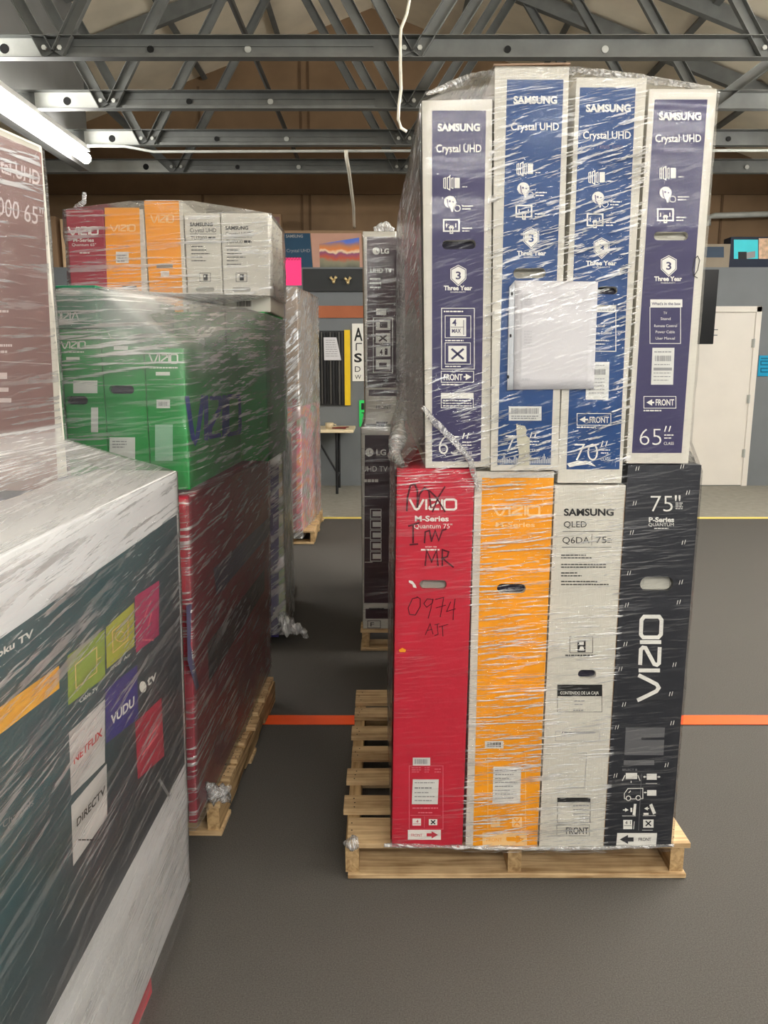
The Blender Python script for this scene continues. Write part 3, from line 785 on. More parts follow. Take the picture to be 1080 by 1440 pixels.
f.new('printed_panel', mat('mid_grey_ink', rgb(104, 104, 106), 0.6), 1).rect(880, 1023, 935, 1062, -2).rect(877, 1069, 920, 1076); f.new('panel_print', c_blk, 2, True).rect(902, 1037, 935, 1040.5).rect(905, 1062, 928, 1064)
f.new('lettering', grey_ink, 1).text('SELECT B', 875, 896, 1084, 3).line([(873.5, 1103), (928, 1103)], 0.4).line([(902, 1088), (898, 1168)], 0.4)
f.new('pictogram', white_ink, 1).rect(880, 1087, 896, 1095.5).line([(879, 1090), (875, 1098)], 1.2).line([(897, 1090), (900, 1098)], 1.2).line([(887.5, 1098), (887.5, 1101)], 1)
f.new('pictogram', white_ink, 1).rect(909.5, 1088, 923.5, 1096.5).arrow(904, 909, 1092.5, 3.4, 1, False).arrow(924, 929, 1092.5, 3.4, 1).line([(908, 1101.7), (924, 1101.7)], 0.6)
f.new('pictogram', white_ink, 1).line([(880, 1123.5), (878, 1123), (878, 1116), (883, 1109), (904, 1108.5), (904, 1123), (901, 1123.5)], 1.0).line([(887, 1123.5), (894, 1123.5)], 1.0).ring(883.7, 1122.5, 3.2, 1.2).ring(897.5, 1122, 3.2, 1.2).line([(884, 1115), (887, 1112)], 1.2)
f.new('pictogram', white_ink, 1).rect(910, 1111, 923, 1119).arrow(905, 909.5, 1114.5, 3, 1, False)
f.new('pictogram', white_ink, 1).poly([(889.5, 1146), (891.5, 1130.5), (895, 1130.5), (893.5, 1147)]).arrow(876, 884, 1139, 5.5, 1.4).rect(886.5, 1136, 889, 1142).line([(875, 1147.4), (894, 1147.4)], 0.7)
f.new('pictogram', white_ink, 1).poly([(913, 1132), (917, 1130), (922.5, 1143.5), (918.5, 1145.5)]).arrow(906, 913, 1137, 5.5, 1.4, False).rect(905, 1143, 912, 1146).line([(904, 1147), (922, 1147)], 0.7)
f.new('pictogram', white_ink, 1).rect(876.5, 1153, 889, 1166).line([(892, 1155), (891, 1166)], 0.8); f.new('pictogram_mark', c_blk, 2, True).text('4', 879, 882.5, 1159, 4.5).line([(877.5, 1161), (888, 1161)], 0.7).line([(886.5, 1154.5), (886.5, 1159)], 0.8)
f.new('pictogram', white_ink, 1).rect(904.5, 1152.5, 919, 1164).line([(903, 1167.4), (918, 1167.4)], 0.6); f.new('pictogram_mark', c_blk, 2, True).line([(908, 1154.5), (915.5, 1161.5)], 1.8).line([(915.5, 1154.5), (908, 1161.5)], 1.8)
f.new('front_sticker', white_ink, 2).rect(868, 1171.5, 924, 1190, -1.5); f.new('front_print', c_blk, 3, True).arrow(871.5, 891, 1180.5, 13, 6, False).text('FRONT', 898, 915.5, 1182.5, 4.5, 0.01)
f.end()

# ---- upper row, white cartons with a printed field
def hdr_icon(f, x, y):      # row of screens
    f.new('pictogram', white_ink, 1).line([(x, y+3), (x+2.5, y+2), (x+2.5, y+17), (x, y+16)], 1.2, True).line([(x+5, y+2), (x+8.5, y), (x+8.5, y+19), (x+5, y+17)], 1.4, True).line([(x+10.5, y+3), (x+13, y+2), (x+13, y+17), (x+10.5, y+16)], 1.0, True).rect(x+15, y+2, x+22.5, y+16.5).dashes(x+26, x+33, y+14, 1.4)
def guide_icon(f, x, y):
    f.new('pictogram', white_ink, 1).dot(x+9, y+9, 8.6).poly([(x+9, y+16), (x+14, y+16), (x+13, y+23), (x+11, y+23)]).ring(x+19, y+18, 4.2, 0.9)
    f.dashes(x+26, x+42, y+14, 1.6).dashes(x+26, x+38, y+18, 1.6)
    f.new('pictogram_mark', dim_ink, 2, True).line([(x+5, y+5), (x+6, y+14), (x+8, y+17)], 1.6).dot(x+8.5, y+8, 1.5).dot(x+13, y+9, 1.2)
def remote_icon(f, x, y):
    f.new('pictogram', white_ink, 1).line([(x, y), (x+21.5, y), (x+21.5, y+16), (x, y+16)], 2.2, True).line([(x+4, y+5), (x+4, y+11)], 1.4).line([(x+17, y+5), (x+17, y+11)], 1.4).line([(x+7, y+11), (x+14.5, y+11)], 2).line([(x+9, y+9), (x+12.5, y+9), (x+12.5, y+19), (x+9, y+19)], 1.6, True)
    f.dashes(x+26, x+40, y+11, 1.6).dashes(x+26, x+36, y+15, 1.6)
def shield(f, cx, cy, ink, sc=1.0):
    P = lambda r: [(cx-9.5*r, cy-8*r), (cx, cy-13*r), (cx+9.5*r, cy-8*r), (cx+9.5*r, cy+4*r), (cx, cy+13*r), (cx-9.5*r, cy+4*r)]
    f.new('warranty_badge', white_ink, 1).line(P(1.12*sc), 0.9, True).poly(P(0.98*sc))
    f.new('badge_numeral', ink, 2, True).text('3', cx-3.6*sc, cx+3.6*sc, cy+5*sc, 10.5*sc, 0.02)
def three_year(f, x0, x1, y):
    f.new('lettering', white_ink, 1).text('Three Year', x0, x1, y, 6.2, 0.035).text('WARRANTY', x0+9, x1-9, y+3.8, 2.2)
def size_mark(f, s, x0, x1, y0, y1):
    f.new('size_numeral', white_ink, 1).text(s, x0, x1, y1, y1-y0, -0.016).line([(x1+7, y0-3), (x1+4.5, y0+5)], 1.6).line([(x1+13, y0-3), (x1+10.5, y0+5)], 1.6)
    f.dashes(x1+4, x1+17, y0+9, 1.6, 2, 4.2).text('CLASS', x1+3.5, x1+17.5, y1-0.5, 4)
def heads(f, xs, y1, c1, xc, y2, c2, xq, y3, num=True):
    f.new('lettering', white_ink, 1).text('SAMSUNG', xs[0], xs[1], y1, c1, 0.042).text('Crystal UHD', xc[0], xc[1], y2, c2, 0.014)
    if num: f.new('lettering', dim_ink, 1, label='dim lettering').text('7 SERIES', xq[0], xq[0]+(xq[1]-xq[0])*0.48, y3, 4.6, 0.02).text('TU700D', xq[0]+(xq[1]-xq[0])*0.56, xq[1], y3, 4.6)

# first (left): violet navy field
o, f = upright('main_up', (0.109, 0.284), (0.0945, 0.2625), 1.2435, 2.147, carton_w, 'white box with dark violet field, leftmost in the upper row above the red box', GU, (622, 338, 669, 350), slot_dark)
panel_with_hole(f, 'printed_panel', c_purple, [(607.5, 155.5), (607.5, 649), (676, 649), (683.5, 155.5)])
heads(f, (615.5, 675), 184, 10, (613.5, 677), 214, 11, (620, 670), 227)
hdr_icon(f, 624, 248); guide_icon(f, 624, 275); remote_icon(f, 624, 309); shield(f, 644.5, 387.5, c_purple); three_year(f, 624, 664, 408)
f.new('pictogram', white_ink, 1).frame(621, 433.5, 667, 519, 1.0).dashes(624, 652, 437, 2).frame(626, 444, 662, 475, 0.9).rect(633, 447, 655.5, 473).dashes(626, 652, 478, 1.8)
f.new('pictogram_mark', c_purple, 2, True).text('4', 636, 642, 458, 9, 0.02).text('MAX', 635.5, 648, 468, 5.5, 0.02).line([(634, 460), (652, 460)], 0.7).line([(652, 450), (652, 471)], 0.9)
f.new('pictogram', white_ink, 1).frame(626, 482, 661.5, 512, 0.9).rect(630.5, 486.5, 656, 508.5).dashes(626, 648, 514.5, 1.6)
f.new('pictogram_mark', c_purple, 2, True).line([(635, 490.5), (652, 505)], 3).line([(652, 490.5), (635, 505)], 3)
f.new('front_print', white_ink, 1).frame(620.5, 522, 666, 537.5, 0.9).text('FRONT', 624, 650.5, 534.5, 8.5, 0.02).arrow(652, 663, 530, 9, 2.2).dashes(621, 645, 540, 1.8)
f.new('caution_label', white_ink, 1).frame(620.5, 553, 665.5, 573.5, 0.8).rect(620.5, 553, 665.5, 560.5).dashes(623, 663, 562.5, 1.5).dashes(623, 663, 566.5, 1.4).dashes(623, 663, 570, 1.4)
size_mark(f, '65', 617, 646, 612, 639); f.end()
rosy = mat('rosy_print', rgb(206, 84, 100), 0.5, 0.25, 3); greyp = mat('grey_side_print', rgb(150, 146, 146), 0.5, 0.15, 3)
bm = bmesh.new(); xq = -f.W/2-0.0008
bm.faces.new([bm.verts.new(p) for p in ((xq, -0.86, 0.03), (xq, 0.86, 0.03), (xq, 0.86, 0.88), (xq, -0.86, 0.88))]); build('printed_panel', bm, greyp, o)
bm = bmesh.new(); xq -= 0.0006
bm.faces.new([bm.verts.new(p) for p in ((xq, -0.7, 0.36), (xq, -0.2, 0.50), (xq, 0.75, 0.48), (xq, 0.8, 0.80), (xq, 0.1, 0.84), (xq, -0.5, 0.66))]); build('printed_picture', bm, rosy, o)
# second: blue field, torn at the bottom
o, f = upright('main_up', (0.287, 0.4585), (0.2645, 0.451), 1.2365, 2.218, carton_w, 'white box with bright blue field, tallest of the upper row, torn near its bottom', GU, (722, 377.5, 767, 391), slot_grey, dy=-0.006)
panel_with_hole(f, 'printed_panel', c_blue, [(713, 112), (699.5, 653.5), (774.5, 653.5), (792.5, 112)])
heads(f, (722, 783.5), 145.5, 10, (718.5, 786), 183, 10.5, (727, 775), 196, False)
hdr_icon(f, 727, 228); guide_icon(f, 727, 256); remote_icon(f, 726, 289); shield(f, 747, 335, c_blue); three_year(f, 727, 768, 359)
f.new('barcode_sticker', sticker, 2).rect(715.5, 571.5, 761.5, 591.5); f.new('barcode', grey_ink, 3, True).bars(719, 574, 758, 582).dashes(719, 757, 584.5, 1.6, 2, 3)
size_mark(f, '70', 711, 741, 611, 636)
f.new('skyline_print', white_ink, 1)
for k in range(44):
    x = 701+k*1.68; hgt = 4+14*abs(noise.noise(Vector((k*0.33, 2.2, 0))))+3*random.random(); f.rect(x, 652-hgt, x+0.7, 652)
f.new('torn_patch', mat('torn_board', rgb(196, 192, 172), 0.85, 0.08, 30), 4).poly([(726, 596), (731, 598), (738, 599), (741, 605), (739, 612), (745, 616), (744.5, 654), (727, 655), (730, 640), (727, 620)])
f.end()
bm = bmesh.new(); box(bm, -0.092, 0.093, -DEEP/2+0.002, DEEP/2-0.1, 0, 0.004, Matrix.Rotation(R(-0.15), 4, 'X'))
fl = build('top_flap', bm, carton_e, o, loc=(0, 0, 2.218-1.2365+0.0035)); fl['label'] = 'brown raised top flap'
# third
o, f = upright('main_up', (0.464, 0.6325), (0.4665, 0.639), 1.202, 2.196, carton_w, 'white box with bright blue field, third in the upper row beside the last violet one', GU, (840, 403, 868, 414), slot_dark, dy=-0.002)
panel_with_hole(f, 'printed_panel', c_blue, [(815.5, 123), (796.5, 660), (871, 660), (894, 123)])
heads(f, (824, 887), 157, 10, (820, 887), 195, 10.5, (839, 877), 209)
hdr_icon(f, 828, 240); guide_icon(f, 832, 269); remote_icon(f, 826, 301); shield(f, 846, 349, c_blue); three_year(f, 824, 867, 373)
f.new('contents_label', white_ink, 1).frame(822, 430, 866, 494, 1).rect(822, 429, 866, 439); f.new('label_print', c_blue, 2, True).text("What's in the box", 824, 864, 436.5, 4, 0.01)
f.new('label_print', white_ink, 1).text('Stand', 835, 850, 460, 4).text('Remote Control', 828, 860, 470, 4).dashes(832, 856, 478, 1.6, 2, 5)
f.new('shipping_label', sticker, 2).rect(825, 509, 857, 562, -1.5); f.new('label_print', grey_ink, 3, True).bars(828, 519, 852, 527)
for k in range(6): f.dashes(828, 850, 513+k*0.0+(0 if k == 0 else 14+k*5), 1.4)
f.new('front_print', white_ink, 1).frame(811.5, 581.5, 859, 598, 0.9).arrow(815, 827, 590, 9, 2.2, False).text('FRONT', 829, 856.5, 594.5, 8.5, 0.02).dashes(811, 838, 600, 1.8)
size_mark(f, '70', 808, 841, 623, 648)
f.new('torn_patch', white_ink, 3).poly([(797, 652), (812, 648), (830, 649), (838, 656), (826, 653), (810, 655), (801, 657)]).end()
# fourth
o, f = upright('main_up', (0.6435, 0.809), (0.6465, 0.8105), 1.2545, 2.171, carton_w, 'white box with dark violet field at the right end of the upper row', GU, (920, 326, 967, 338), slot_lt, dy=0.0)
panel_with_hole(f, 'printed_panel', c_purple, [(920.5, 140), (888.5, 637), (958.5, 637), (995, 140)])
heads(f, (926.5, 986), 168.5, 10, (921.5, 986), 199.5, 10.5, (928, 977), 213)
hdr_icon(f, 928, 234); guide_icon(f, 927, 262); remote_icon(f, 925, 294); shield(f, 940.5, 374, c_purple); three_year(f, 920, 959, 395)
f.new('contents_label', white_ink, 1).frame(914, 432, 957, 483, 0.9).rect(914.5, 421, 959.5, 432); f.new('label_print', c_purple, 2, True).text("What's in the box", 916.5, 957, 429, 4, 0.01)
f.new('label_print', white_ink, 1).text('TV', 933, 938, 442, 3.8).text('Stand', 929, 943, 450, 3.8).text('Remote Control', 920, 952, 460, 3.8).text('Power Cable', 922, 949, 468.5, 3.8).text('User Manual', 922, 949, 477.5, 3.8)
f.new('shipping_label', sticker, 2).rect(917.5, 489, 948.5, 541, -2); f.new('label_print', grey_ink, 3, True).bars(921, 500, 944, 508).dashes(920, 944, 494, 1.6).dashes(920, 942, 512, 1.4).rect(919, 517, 945, 521).dashes(919, 943, 524, 1.2, 3, 5)
f.new('front_print', white_ink, 1).frame(905.5, 557.5, 950.5, 574, 0.9).arrow(909, 920, 566, 9, 2.2, False).text('FRONT', 922, 948, 570, 8.5, 0.02).dashes(905, 930, 576.5, 1.8)
size_mark(f, '65', 899.5, 930, 602, 626)
f.new('pen_scribble', black_ink, 3).line([(976, 388), (974, 380), (977, 364), (981, 360), (984, 366), (981, 380), (976, 388), (981, 391)], 1.1).end()

# documents in a clear sleeve held on the front by the film
root = empty('document_sleeve', (0.43, 2.0205, 1.47)); tag(root, 'clear sleeve holding a blank white sheet on the blue boxes of the upper row', 'document')
Mx = mtx((0.43, 2.0205, 1.47), (0, 0, 0)); f = Face(root, Mx, 'front', 0.0); f.layer = 0
def sheet(name, m, quad, y, th=0.0006):
    bm = bmesh.new(); n = 10
    def pt(u, v):
        a = Vector(quad[0]).lerp(Vector(quad[1]), u); b = Vector(quad[3]).lerp(Vector(quad[2]), u); p = a.lerp(b, v)
        q = at(p.x, p.y, y); q.y += -0.002*abs(noise.noise(Vector((u*2, v*2, 1))))
        return q-Vector((0.43, 2.0205, 1.47))
    G = [[bm.verts.new(pt(i/n, j/n)) for i in range(n+1)] for j in range(n+1)]
    for j in range(n):
        for i in range(n): bm.faces.new((G[j][i], G[j][i+1], G[j+1][i+1], G[j+1][i]))
    o = build(name, bm, m, root, True); md = o.modifiers.new('solid', 'SOLIDIFY'); md.thickness = th; return o
sheet('sheet', paper, [(724, 394.5), (841, 396), (835, 547), (722, 548)], 2.0190)
pf = sheet('binder_edge', mat('clear_sleeve_edge', rgb(196, 200, 204), 0.25, 0.03, spec=0.6), [(716, 404), (723.5, 395), (721.5, 548), (713, 549)], 2.0188)
f.off = 0.004; f.root = root
f.new('punch_hole', dark, 1).dot(720, 413, 1.4, ry=2.6).new('punch_hole', dark, 1).dot(718, 472, 1.4, ry=2.6).new('punch_hole', dark, 1).dot(714.5, 530, 1.4, ry=2.6).end()
f.off = 0.0045
f.new('faint_print', mat('faint_print', rgb(196, 196, 198), 0.6), 1).line([(735, 411), (732, 538)], 1.0)
for k in range(11): f.dashes(737, 748, 413+k*3.5 if k < 5 else 465+(k-5)*4, 1.6)
f.dashes(734, 745, 532, 2.5).end()

def pl_main(x, y, z):
    front = y < 2.06
    if not front: return 0.8
    if z > 1.24:
        if x < 0.265: return 0.035 if z > 1.50 else 0.22
        if x > 0.645: return 0.03
        if 0.27 < x < 0.60 and 1.36 < z < 1.80: return 0.30
        return 0.35 if z > 2.04 else 1.0
    if x < 0.238: return 0.13 + 0.5*max(0, (z-1.08)/0.16)
    if x > 0.647: return 0.13
    if x > 0.455: return 0.6 if z < 0.86 else 0.22
    return 1.0
lowP = ALLPTS['main_low']; upP = ALLPTS['main_up']
far = [Vector(p) for p in ((0.062, 3.4, 1.3), (0.062, 3.4, 2.12), (0.06, 3.7, 1.3), (0.06, 3.7, 2.12))]
upP = upP+far
wr = film('stretch_wrap', 'clear stretch film round the tall stack of boxes on the right', [(lowP, 0.112, 1.235, 56), (upP, 1.31, 2.14, 44), (upP, 2.145, 2.2165, 10)], film_front, pl_main, n=240, off=0.007, wob=0.0025, bulge=lambda x, y, z: 0.009 if (y < 2.06 and 0.27 < x < 0.60 and 1.38 < z < 1.78) else 0.0)
me = wr.data; me.materials.append(film_tilt); me.materials.append(film_side)
for p in me.polygons:
    c = p.center
    if c.y > 2.05: p.material_index = 2
    elif c.z > 1.26: p.material_index = 1
tail(wr, [((-0.112, 2.065, 0.11), 0.012), ((-0.095, 2.05, 0.118), 0.026), ((-0.075, 2.052, 0.12), 0.018)], film_side, 1)
tail(wr, [((0.0, 2.03, 0.127), 0.006), ((0.3, 2.022, 0.124), 0.009), ((0.6, 2.022, 0.124), 0.007), ((0.85, 2.03, 0.127), 0.006)], film_side, 2, 'bottom_roll')

tail(wr, [(at(594, 572, 2.015), 0.008), (at(610, 592, 2.008), 0.012), (at(640, 622, 2.006), 0.011), (at(662, 648, 2.008), 0.012), (at(672, 690, 2.015), 0.006)], film_side, 21, 'film_fold')
tail(wr, [(at(600, 132, 2.03), 0.006), (at(630, 122, 2.10), 0.014), (at(662, 112, 2.10), 0.018), (at(692, 102, 2.05), 0.008)], film_side, 22, 'film_fold')
tail(wr, [(at(566, 590, 2.2), 0.010), (at(560, 612, 2.12), 0.030), (at(556, 640, 2.08), 0.026), (at(566, 655, 2.02), 0.008)], film_side, 23, 'film_fold')
tail(wr, [(at(800, 98, 2.04), 0.006), (at(850, 103, 2.03), 0.012), (at(910, 112, 2.04), 0.012), (at(1000, 124, 2.05), 0.006)], film_side, 24, 'film_fold')
# ================================================================== dark boxes standing behind the tall stack
pallet((0.30, 3.92+0.5, 0), 0, 0.84, 1.0, 'wooden pallet under the dark maroon boxes behind the tall stack', 7)
GLG = 'dark boxes behind the tall stack'
o, f = upright('lg_low', (-0.112, 0.060), (-0.118, 0.056), 0.122, 1.202, carton_w, 'dark maroon printed box standing low behind the left edge of the tall stack', GLG, deep=1.3, y=3.93)
f.new('printed_panel', c_maroon, 0).rect(513, 612, 560, 848, -1).rect(514, 856, 560, 870)
f.new('round_emblem', white_ink, 1).dot(519.5, 636, 6); f.new('emblem_mark', c_maroon, 2, True).line([(520, 633), (520, 638), (523, 638)], 0.9)
f.new('lettering', white_ink, 1).text('LG', 529, 543, 640, 8, 0.03).text('UHD TV', 509.5, 545, 663, 7.5).dashes(512, 532, 674, 4)
f.new('pictogram', white_ink, 1)
for k in range(5): f.frame(521, 716+k*15, 536, 729+k*15, 0.9).rect(524, 719+k*15, 536, 726+k*15)
f.rect(513, 698, 545, 699).rect(513, 756, 520, 757).rect(513, 790, 524, 791)
f.new('lettering', black_ink, 1).dashes(519, 540, 855, 3).frame(517, 873, 535, 883, 0.8).text('F', 521, 526, 881, 6).end()
o, f = upright('lg_up', (-0.096, 0.066), (-0.103, 0.060), 1.215, 2.155, carton_w, 'dark maroon printed box stacked upright behind the left edge of the tall stack', GLG, deep=1.1, y=3.95)
f.new('printed_panel', c_maroon, 0).rect(516, 333, 558, 545, 0.5).rect(518.5, 548, 558, 557)
f.new('round_emblem', white_ink, 1).dot(529, 353, 5.2); f.new('emblem_mark', c_maroon, 2, True).line([(529.5, 350.5), (529.5, 354.5), (532, 354.5)], 0.8)
f.new('lettering', white_ink, 1).text('LG', 535.5, 547, 356.5, 7, 0.035).text('UHD TV', 521, 551, 383.5, 6.5, 0.01)
f.dashes(520, 536, 391, 2.2, 3, 6)
f.new('pictogram', white_ink, 1).frame(525, 447, 552, 524, 0.9).rect(529, 434, 543, 443)
for k in range(4): f.rect(528.5, 450+k*18.5, 549, 464+k*18.5)
f.new('pictogram_mark', c_maroon, 2, True).rect(534, 453, 545, 461).line([(533, 471), (544, 480)], 2.2).line([(544, 471), (533, 480)], 2.2).text('4', 534, 538, 499, 8, 0.02).rect(541, 490, 545, 499).rect(533, 510, 544, 516)
f.new('pictogram', grey_ink, 1).arrow(539, 547, 535, 6, 2).new('lettering', black_ink, 1).text('FRONT', 529, 550, 575, 5).dashes(529, 545, 593, 3, 2, 4).end()
bm = bmesh.new(); box(bm, -0.0855, -0.081, -0.54, 0.5, 0.02, 0.93); build('side_board', bm, carton_b, o)
wr = film('stretch_wrap', 'hazy stretch film round the dark maroon boxes behind the tall stack', [(ALLPTS['lg_low'], 0.14, 1.2, 30), (ALLPTS['lg_up'], 1.25, 2.154, 30)], film_side, lambda x, y, z: 0.22 if y < 3.95 else 0.7, n=120, off=0.008)
tail(wr, [((-0.05, 3.97, 2.166), 0.012), ((0.0, 3.96, 2.175), 0.035), ((0.05, 3.97, 2.166), 0.014)], film_side, 5)

# ================================================================== silver and brown boxes nearest on the left
pallet((-1.17, 0.86, 0), R(-1.0), 1.05, 1.9, 'wooden pallet hidden under the pale box at the lower left corner', 9)
bm = bmesh.new(); box(bm, -0.03, 0.03, -0.10, 0.10, 0.0, 0.05)
o = build('red_block', bm, c_red, loc=(-0.6, 1.53, 0.0), rot=(0, 0, R(-2))); bevel(o, 0.006); tag(o, 'red block on the carpet under the pale box at the bottom left', 'block')
GS = 'boxes nearest the camera on the left'
FX = -0.548; FL = 1.80
o, f = carton('television_box', (FX-0.10, 1.885-FL/2, 0.122), (0, R(1.1), R(-1.0)), (0.2, FL, 1.135), mat('silver_carton', rgb(232, 232, 232), 0.5, 0.03, 5), 'pale grey box with dark lower field of streaming app tiles, nearest on the left', GS, stack='silver', side='right')
teal = mat('teal_print', rgb(22, 96, 100), 0.45, 0.06, 4); slate = mat('slate_print', rgb(66, 72, 78), 0.45, 0.08, 4)
def yz(y, z): 
    p = f.M @ Vector((0.1, y-(1.885-FL/2), z-0.122)); d = p-CAM
    dep = d.y*math.cos(PITCH)-d.z*math.sin(PITCH); up = d.y*math.sin(PITCH)+d.z*math.cos(PITCH)
    return (540+FPX*d.x/dep, 720-FPX*up/dep)
# field graded from teal to slate along its length
gm = bpy.data.materials.new('teal_to_slate_print'); gm.use_nodes = True; nt = gm.node_tree; b = nt.nodes['Principled BSDF']; b.inputs['Roughness'].default_value = 0.45
tc = nt.nodes.new('ShaderNodeTexCoord'); sp = nt.nodes.new('ShaderNodeSeparateXYZ'); cr = nt.nodes.new('ShaderNodeValToRGB'); ma = nt.nodes.new('ShaderNodeMath'); ma.operation = 'MULTIPLY_ADD'; ma.inputs[1].default_value = 0.55; 
ma2 = nt.nodes.new('ShaderNodeMath'); ma2.operation = 'MULTIPLY_ADD'; ma2.inputs[1].default_value = -0.9; ma2.inputs[2].default_value = 0.72
nt.links.new(tc.outputs['Object'], sp.inputs[0]); nt.links.new(sp.outputs['Z'], ma2.inputs[0]); nt.links.new(sp.outputs['Y'], ma.inputs[0]); nt.links.new(ma2.outputs[0], ma.inputs[2])
cr.color_ramp.elements[0].position = 0.10; cr.color_ramp.elements[0].color = rgb(12, 74, 80); cr.color_ramp.elements[1].position = 0.50; cr.color_ramp.elements[1].color = rgb(50, 54, 60)
nt.links.new(ma.outputs[0], cr.inputs[0]); nt.links.new(cr.outputs[0], b.inputs['Base Color'])
f.new('printed_panel', gm, 0).poly([yz(0.12, 1.135), yz(1.868, 1.150), yz(1.868, 0.480), yz(0.12, 0.475)])
def tile(q, m, name='app_tile'): f.new(name, m, 1).poly(q)
tl = lambda n, r, g, b_: mat(n, rgb(r, g, b_), 0.45, 0.05, 8)
tile([(189.5, 839), (224, 816), (223.5, 893), (191.5, 918)], tl('magenta_tile', 176, 38, 92)); f.new('tile_mark', pink_ink, 2, True).line([(212, 845), (203, 868), (213, 862), (207, 886)], 1.4).dashes(200, 216, 899, 2)
tile([(149, 882), (188.5, 847), (189, 908), (150, 941)], tl('lime_tile', 176, 178, 60)); f.new('tile_mark', pale_org, 2, True).line([(158, 888), (180, 870), (180, 900), (159, 918)], 1.2, True).ring(169, 895, 7, 1.2)
f.new('lettering', white_ink, 1).text('Over Air', 155, 184, 944, 4.5, 0.01, -0.78)
tile([(95, 922), (147, 885), (148, 952), (96, 992)], tl('olive_tile', 142, 164, 60)); f.new('tile_mark', pale_org, 2, True).line([(106, 935), (136, 910), (136, 945), (107, 968)], 1.2, True).line([(136, 928), (142, 924)], 1)
f.new('lettering', white_ink, 1).text('Cable TV', 112, 138, 989, 6, 0.01, -0.74)
tile([(-30, 1016), (83, 936), (83.5, 968), (-30, 1056)], tl('yellow_tile', 240, 178, 40), 'printed_button')
f.new('lettering', white_ink, 1).text('Roku TV', -14, 47, 932, 10, 0.03, -0.62)
f.new('lettering', grey_ink, 1).text('Channels', 4, 47, 1165, 10, 0.0, -0.78)
tile([(97, 1030), (147.5, 983), (147.5, 1072), (100, 1119)], tl('pale_tile', 208, 204, 200)); f.new('tile_print', tl('red_ink', 190, 44, 44), 2, True).text('NETFLIX', 104, 144, 1075, 11, 0.02, -1.02)
tile([(148, 970), (193, 935), (194.5, 1010), (149, 1046)], tl('indigo_tile', 50, 48, 128)); f.new('tile_print', white_ink, 2, True).text('VUDU', 156, 189, 1020, 13, 0.03, -0.86)
f.new('lettering', white_ink, 1).text('tv', 207, 220, 966, 14, 0.02, -0.9).dot(201, 966, 5, ry=8)
tile([(190, 1016), (227, 981), (231, 1063), (194, 1096)], tl('crimson_tile', 178, 40, 66)); f.new('tile_mark', pink_ink, 2, True).line([(200, 1050), (222, 1020)], 2).line([(200, 1062), (222, 1032)], 2)
tile([(100, 1133), (150, 1074), (151, 1148), (103, 1218)], MATS['pale_tile']); f.new('tile_print', black_ink, 2, True).text('DIRECTV', 108, 148, 1163, 11, 0.02, -1.2).dashes(110, 140, 1180, 2)
f.new('scuff_mark', grey_ink, 1).line([(224, 1096), (238, 1120)], 4).end()
# second pale box behind it, violet end uppermost; brown box standing on it
o, f2 = carton('television_box', (FX-0.345, 1.86-0.9, 0.122), (0, R(0.4), R(-1.0)), (0.27, 1.75, 1.128), carton_w, 'pale box with violet top under the standing mauve box at the left edge', GS, stack='silver')
bm = bmesh.new(); box(bm, -0.13, 0.13, -0.8, 0.86, 1.1285, 1.1292); build('printed_panel', bm, c_purple, o)
# brown printed box
YAW = R(-11)
cx, cy = -0.722, 1.74
Lb = 1.2; Wb = 0.14
loc = (cx+(-Wb/2)*math.cos(YAW)-(-Lb/2)*math.sin(YAW), cy+(-Wb/2)*math.sin(YAW)+(-Lb/2)*math.cos(YAW), 1.2615)
o, f = carton('television_box', loc, (0, 0, YAW), (Wb, Lb, 0.705), carton_w, 'mauve brown printed box standing on the pale ones at the left edge', GS, stack='brown', side='right')
f.new('printed_panel', c_mauve, 0).poly([(-200, 105), (58, 215), (82, 690), (-200, 690)])
f.new('lettering', mat('pale_pink_ink', rgb(206, 190, 186), 0.6), 1).text('Crystal UHD', -30, 56, 231, 20, 0.016, 0.35).text('TU7000 65"', -42, 61, 291, 25, 0.0, 0.26)
f.new('printed_rule', MATS['pale_pink_ink'], 1).line([(-40, 280), (60, 304)], 0.7).line([(-40, 506), (72, 512)], 0.8)
f.dashes(-20, 12, 436, 3.5, 1).dashes(-20, 18, 484, 3.5, 2, 9).rect(-20, 524, 10, 533).rect(-20, 545, 12, 551).rect(-20, 560, 16, 566).end()
bP = ALLPTS['brown']; sP = ALLPTS['silver']
sP = sP + [Vector((-0.62, 1.88, 1.262)), Vector((-0.9, 1.88, 1.262))]
def pl_s(x, y, z):
    if z > 1.27 and z < 1.36: return 1.0
    if 1.245 < z < 1.37: return 0.40
    return (0.28+0.4*max(0.0, min(1.0, (z-0.75)/0.4))) if z < 1.3 else 0.40
wr = film('stretch_wrap', 'stretch film round the pale box and the mauve box at the left edge', [(sP, 0.07, 1.252, 60), (bP, 1.345, 1.96, 30)], film_side, pl_s, n=200, off=0.007, milk_glare=lambda x, y, z: 0.04 if z < 1.255 else (0.75 if z < 1.37 else 0.08))

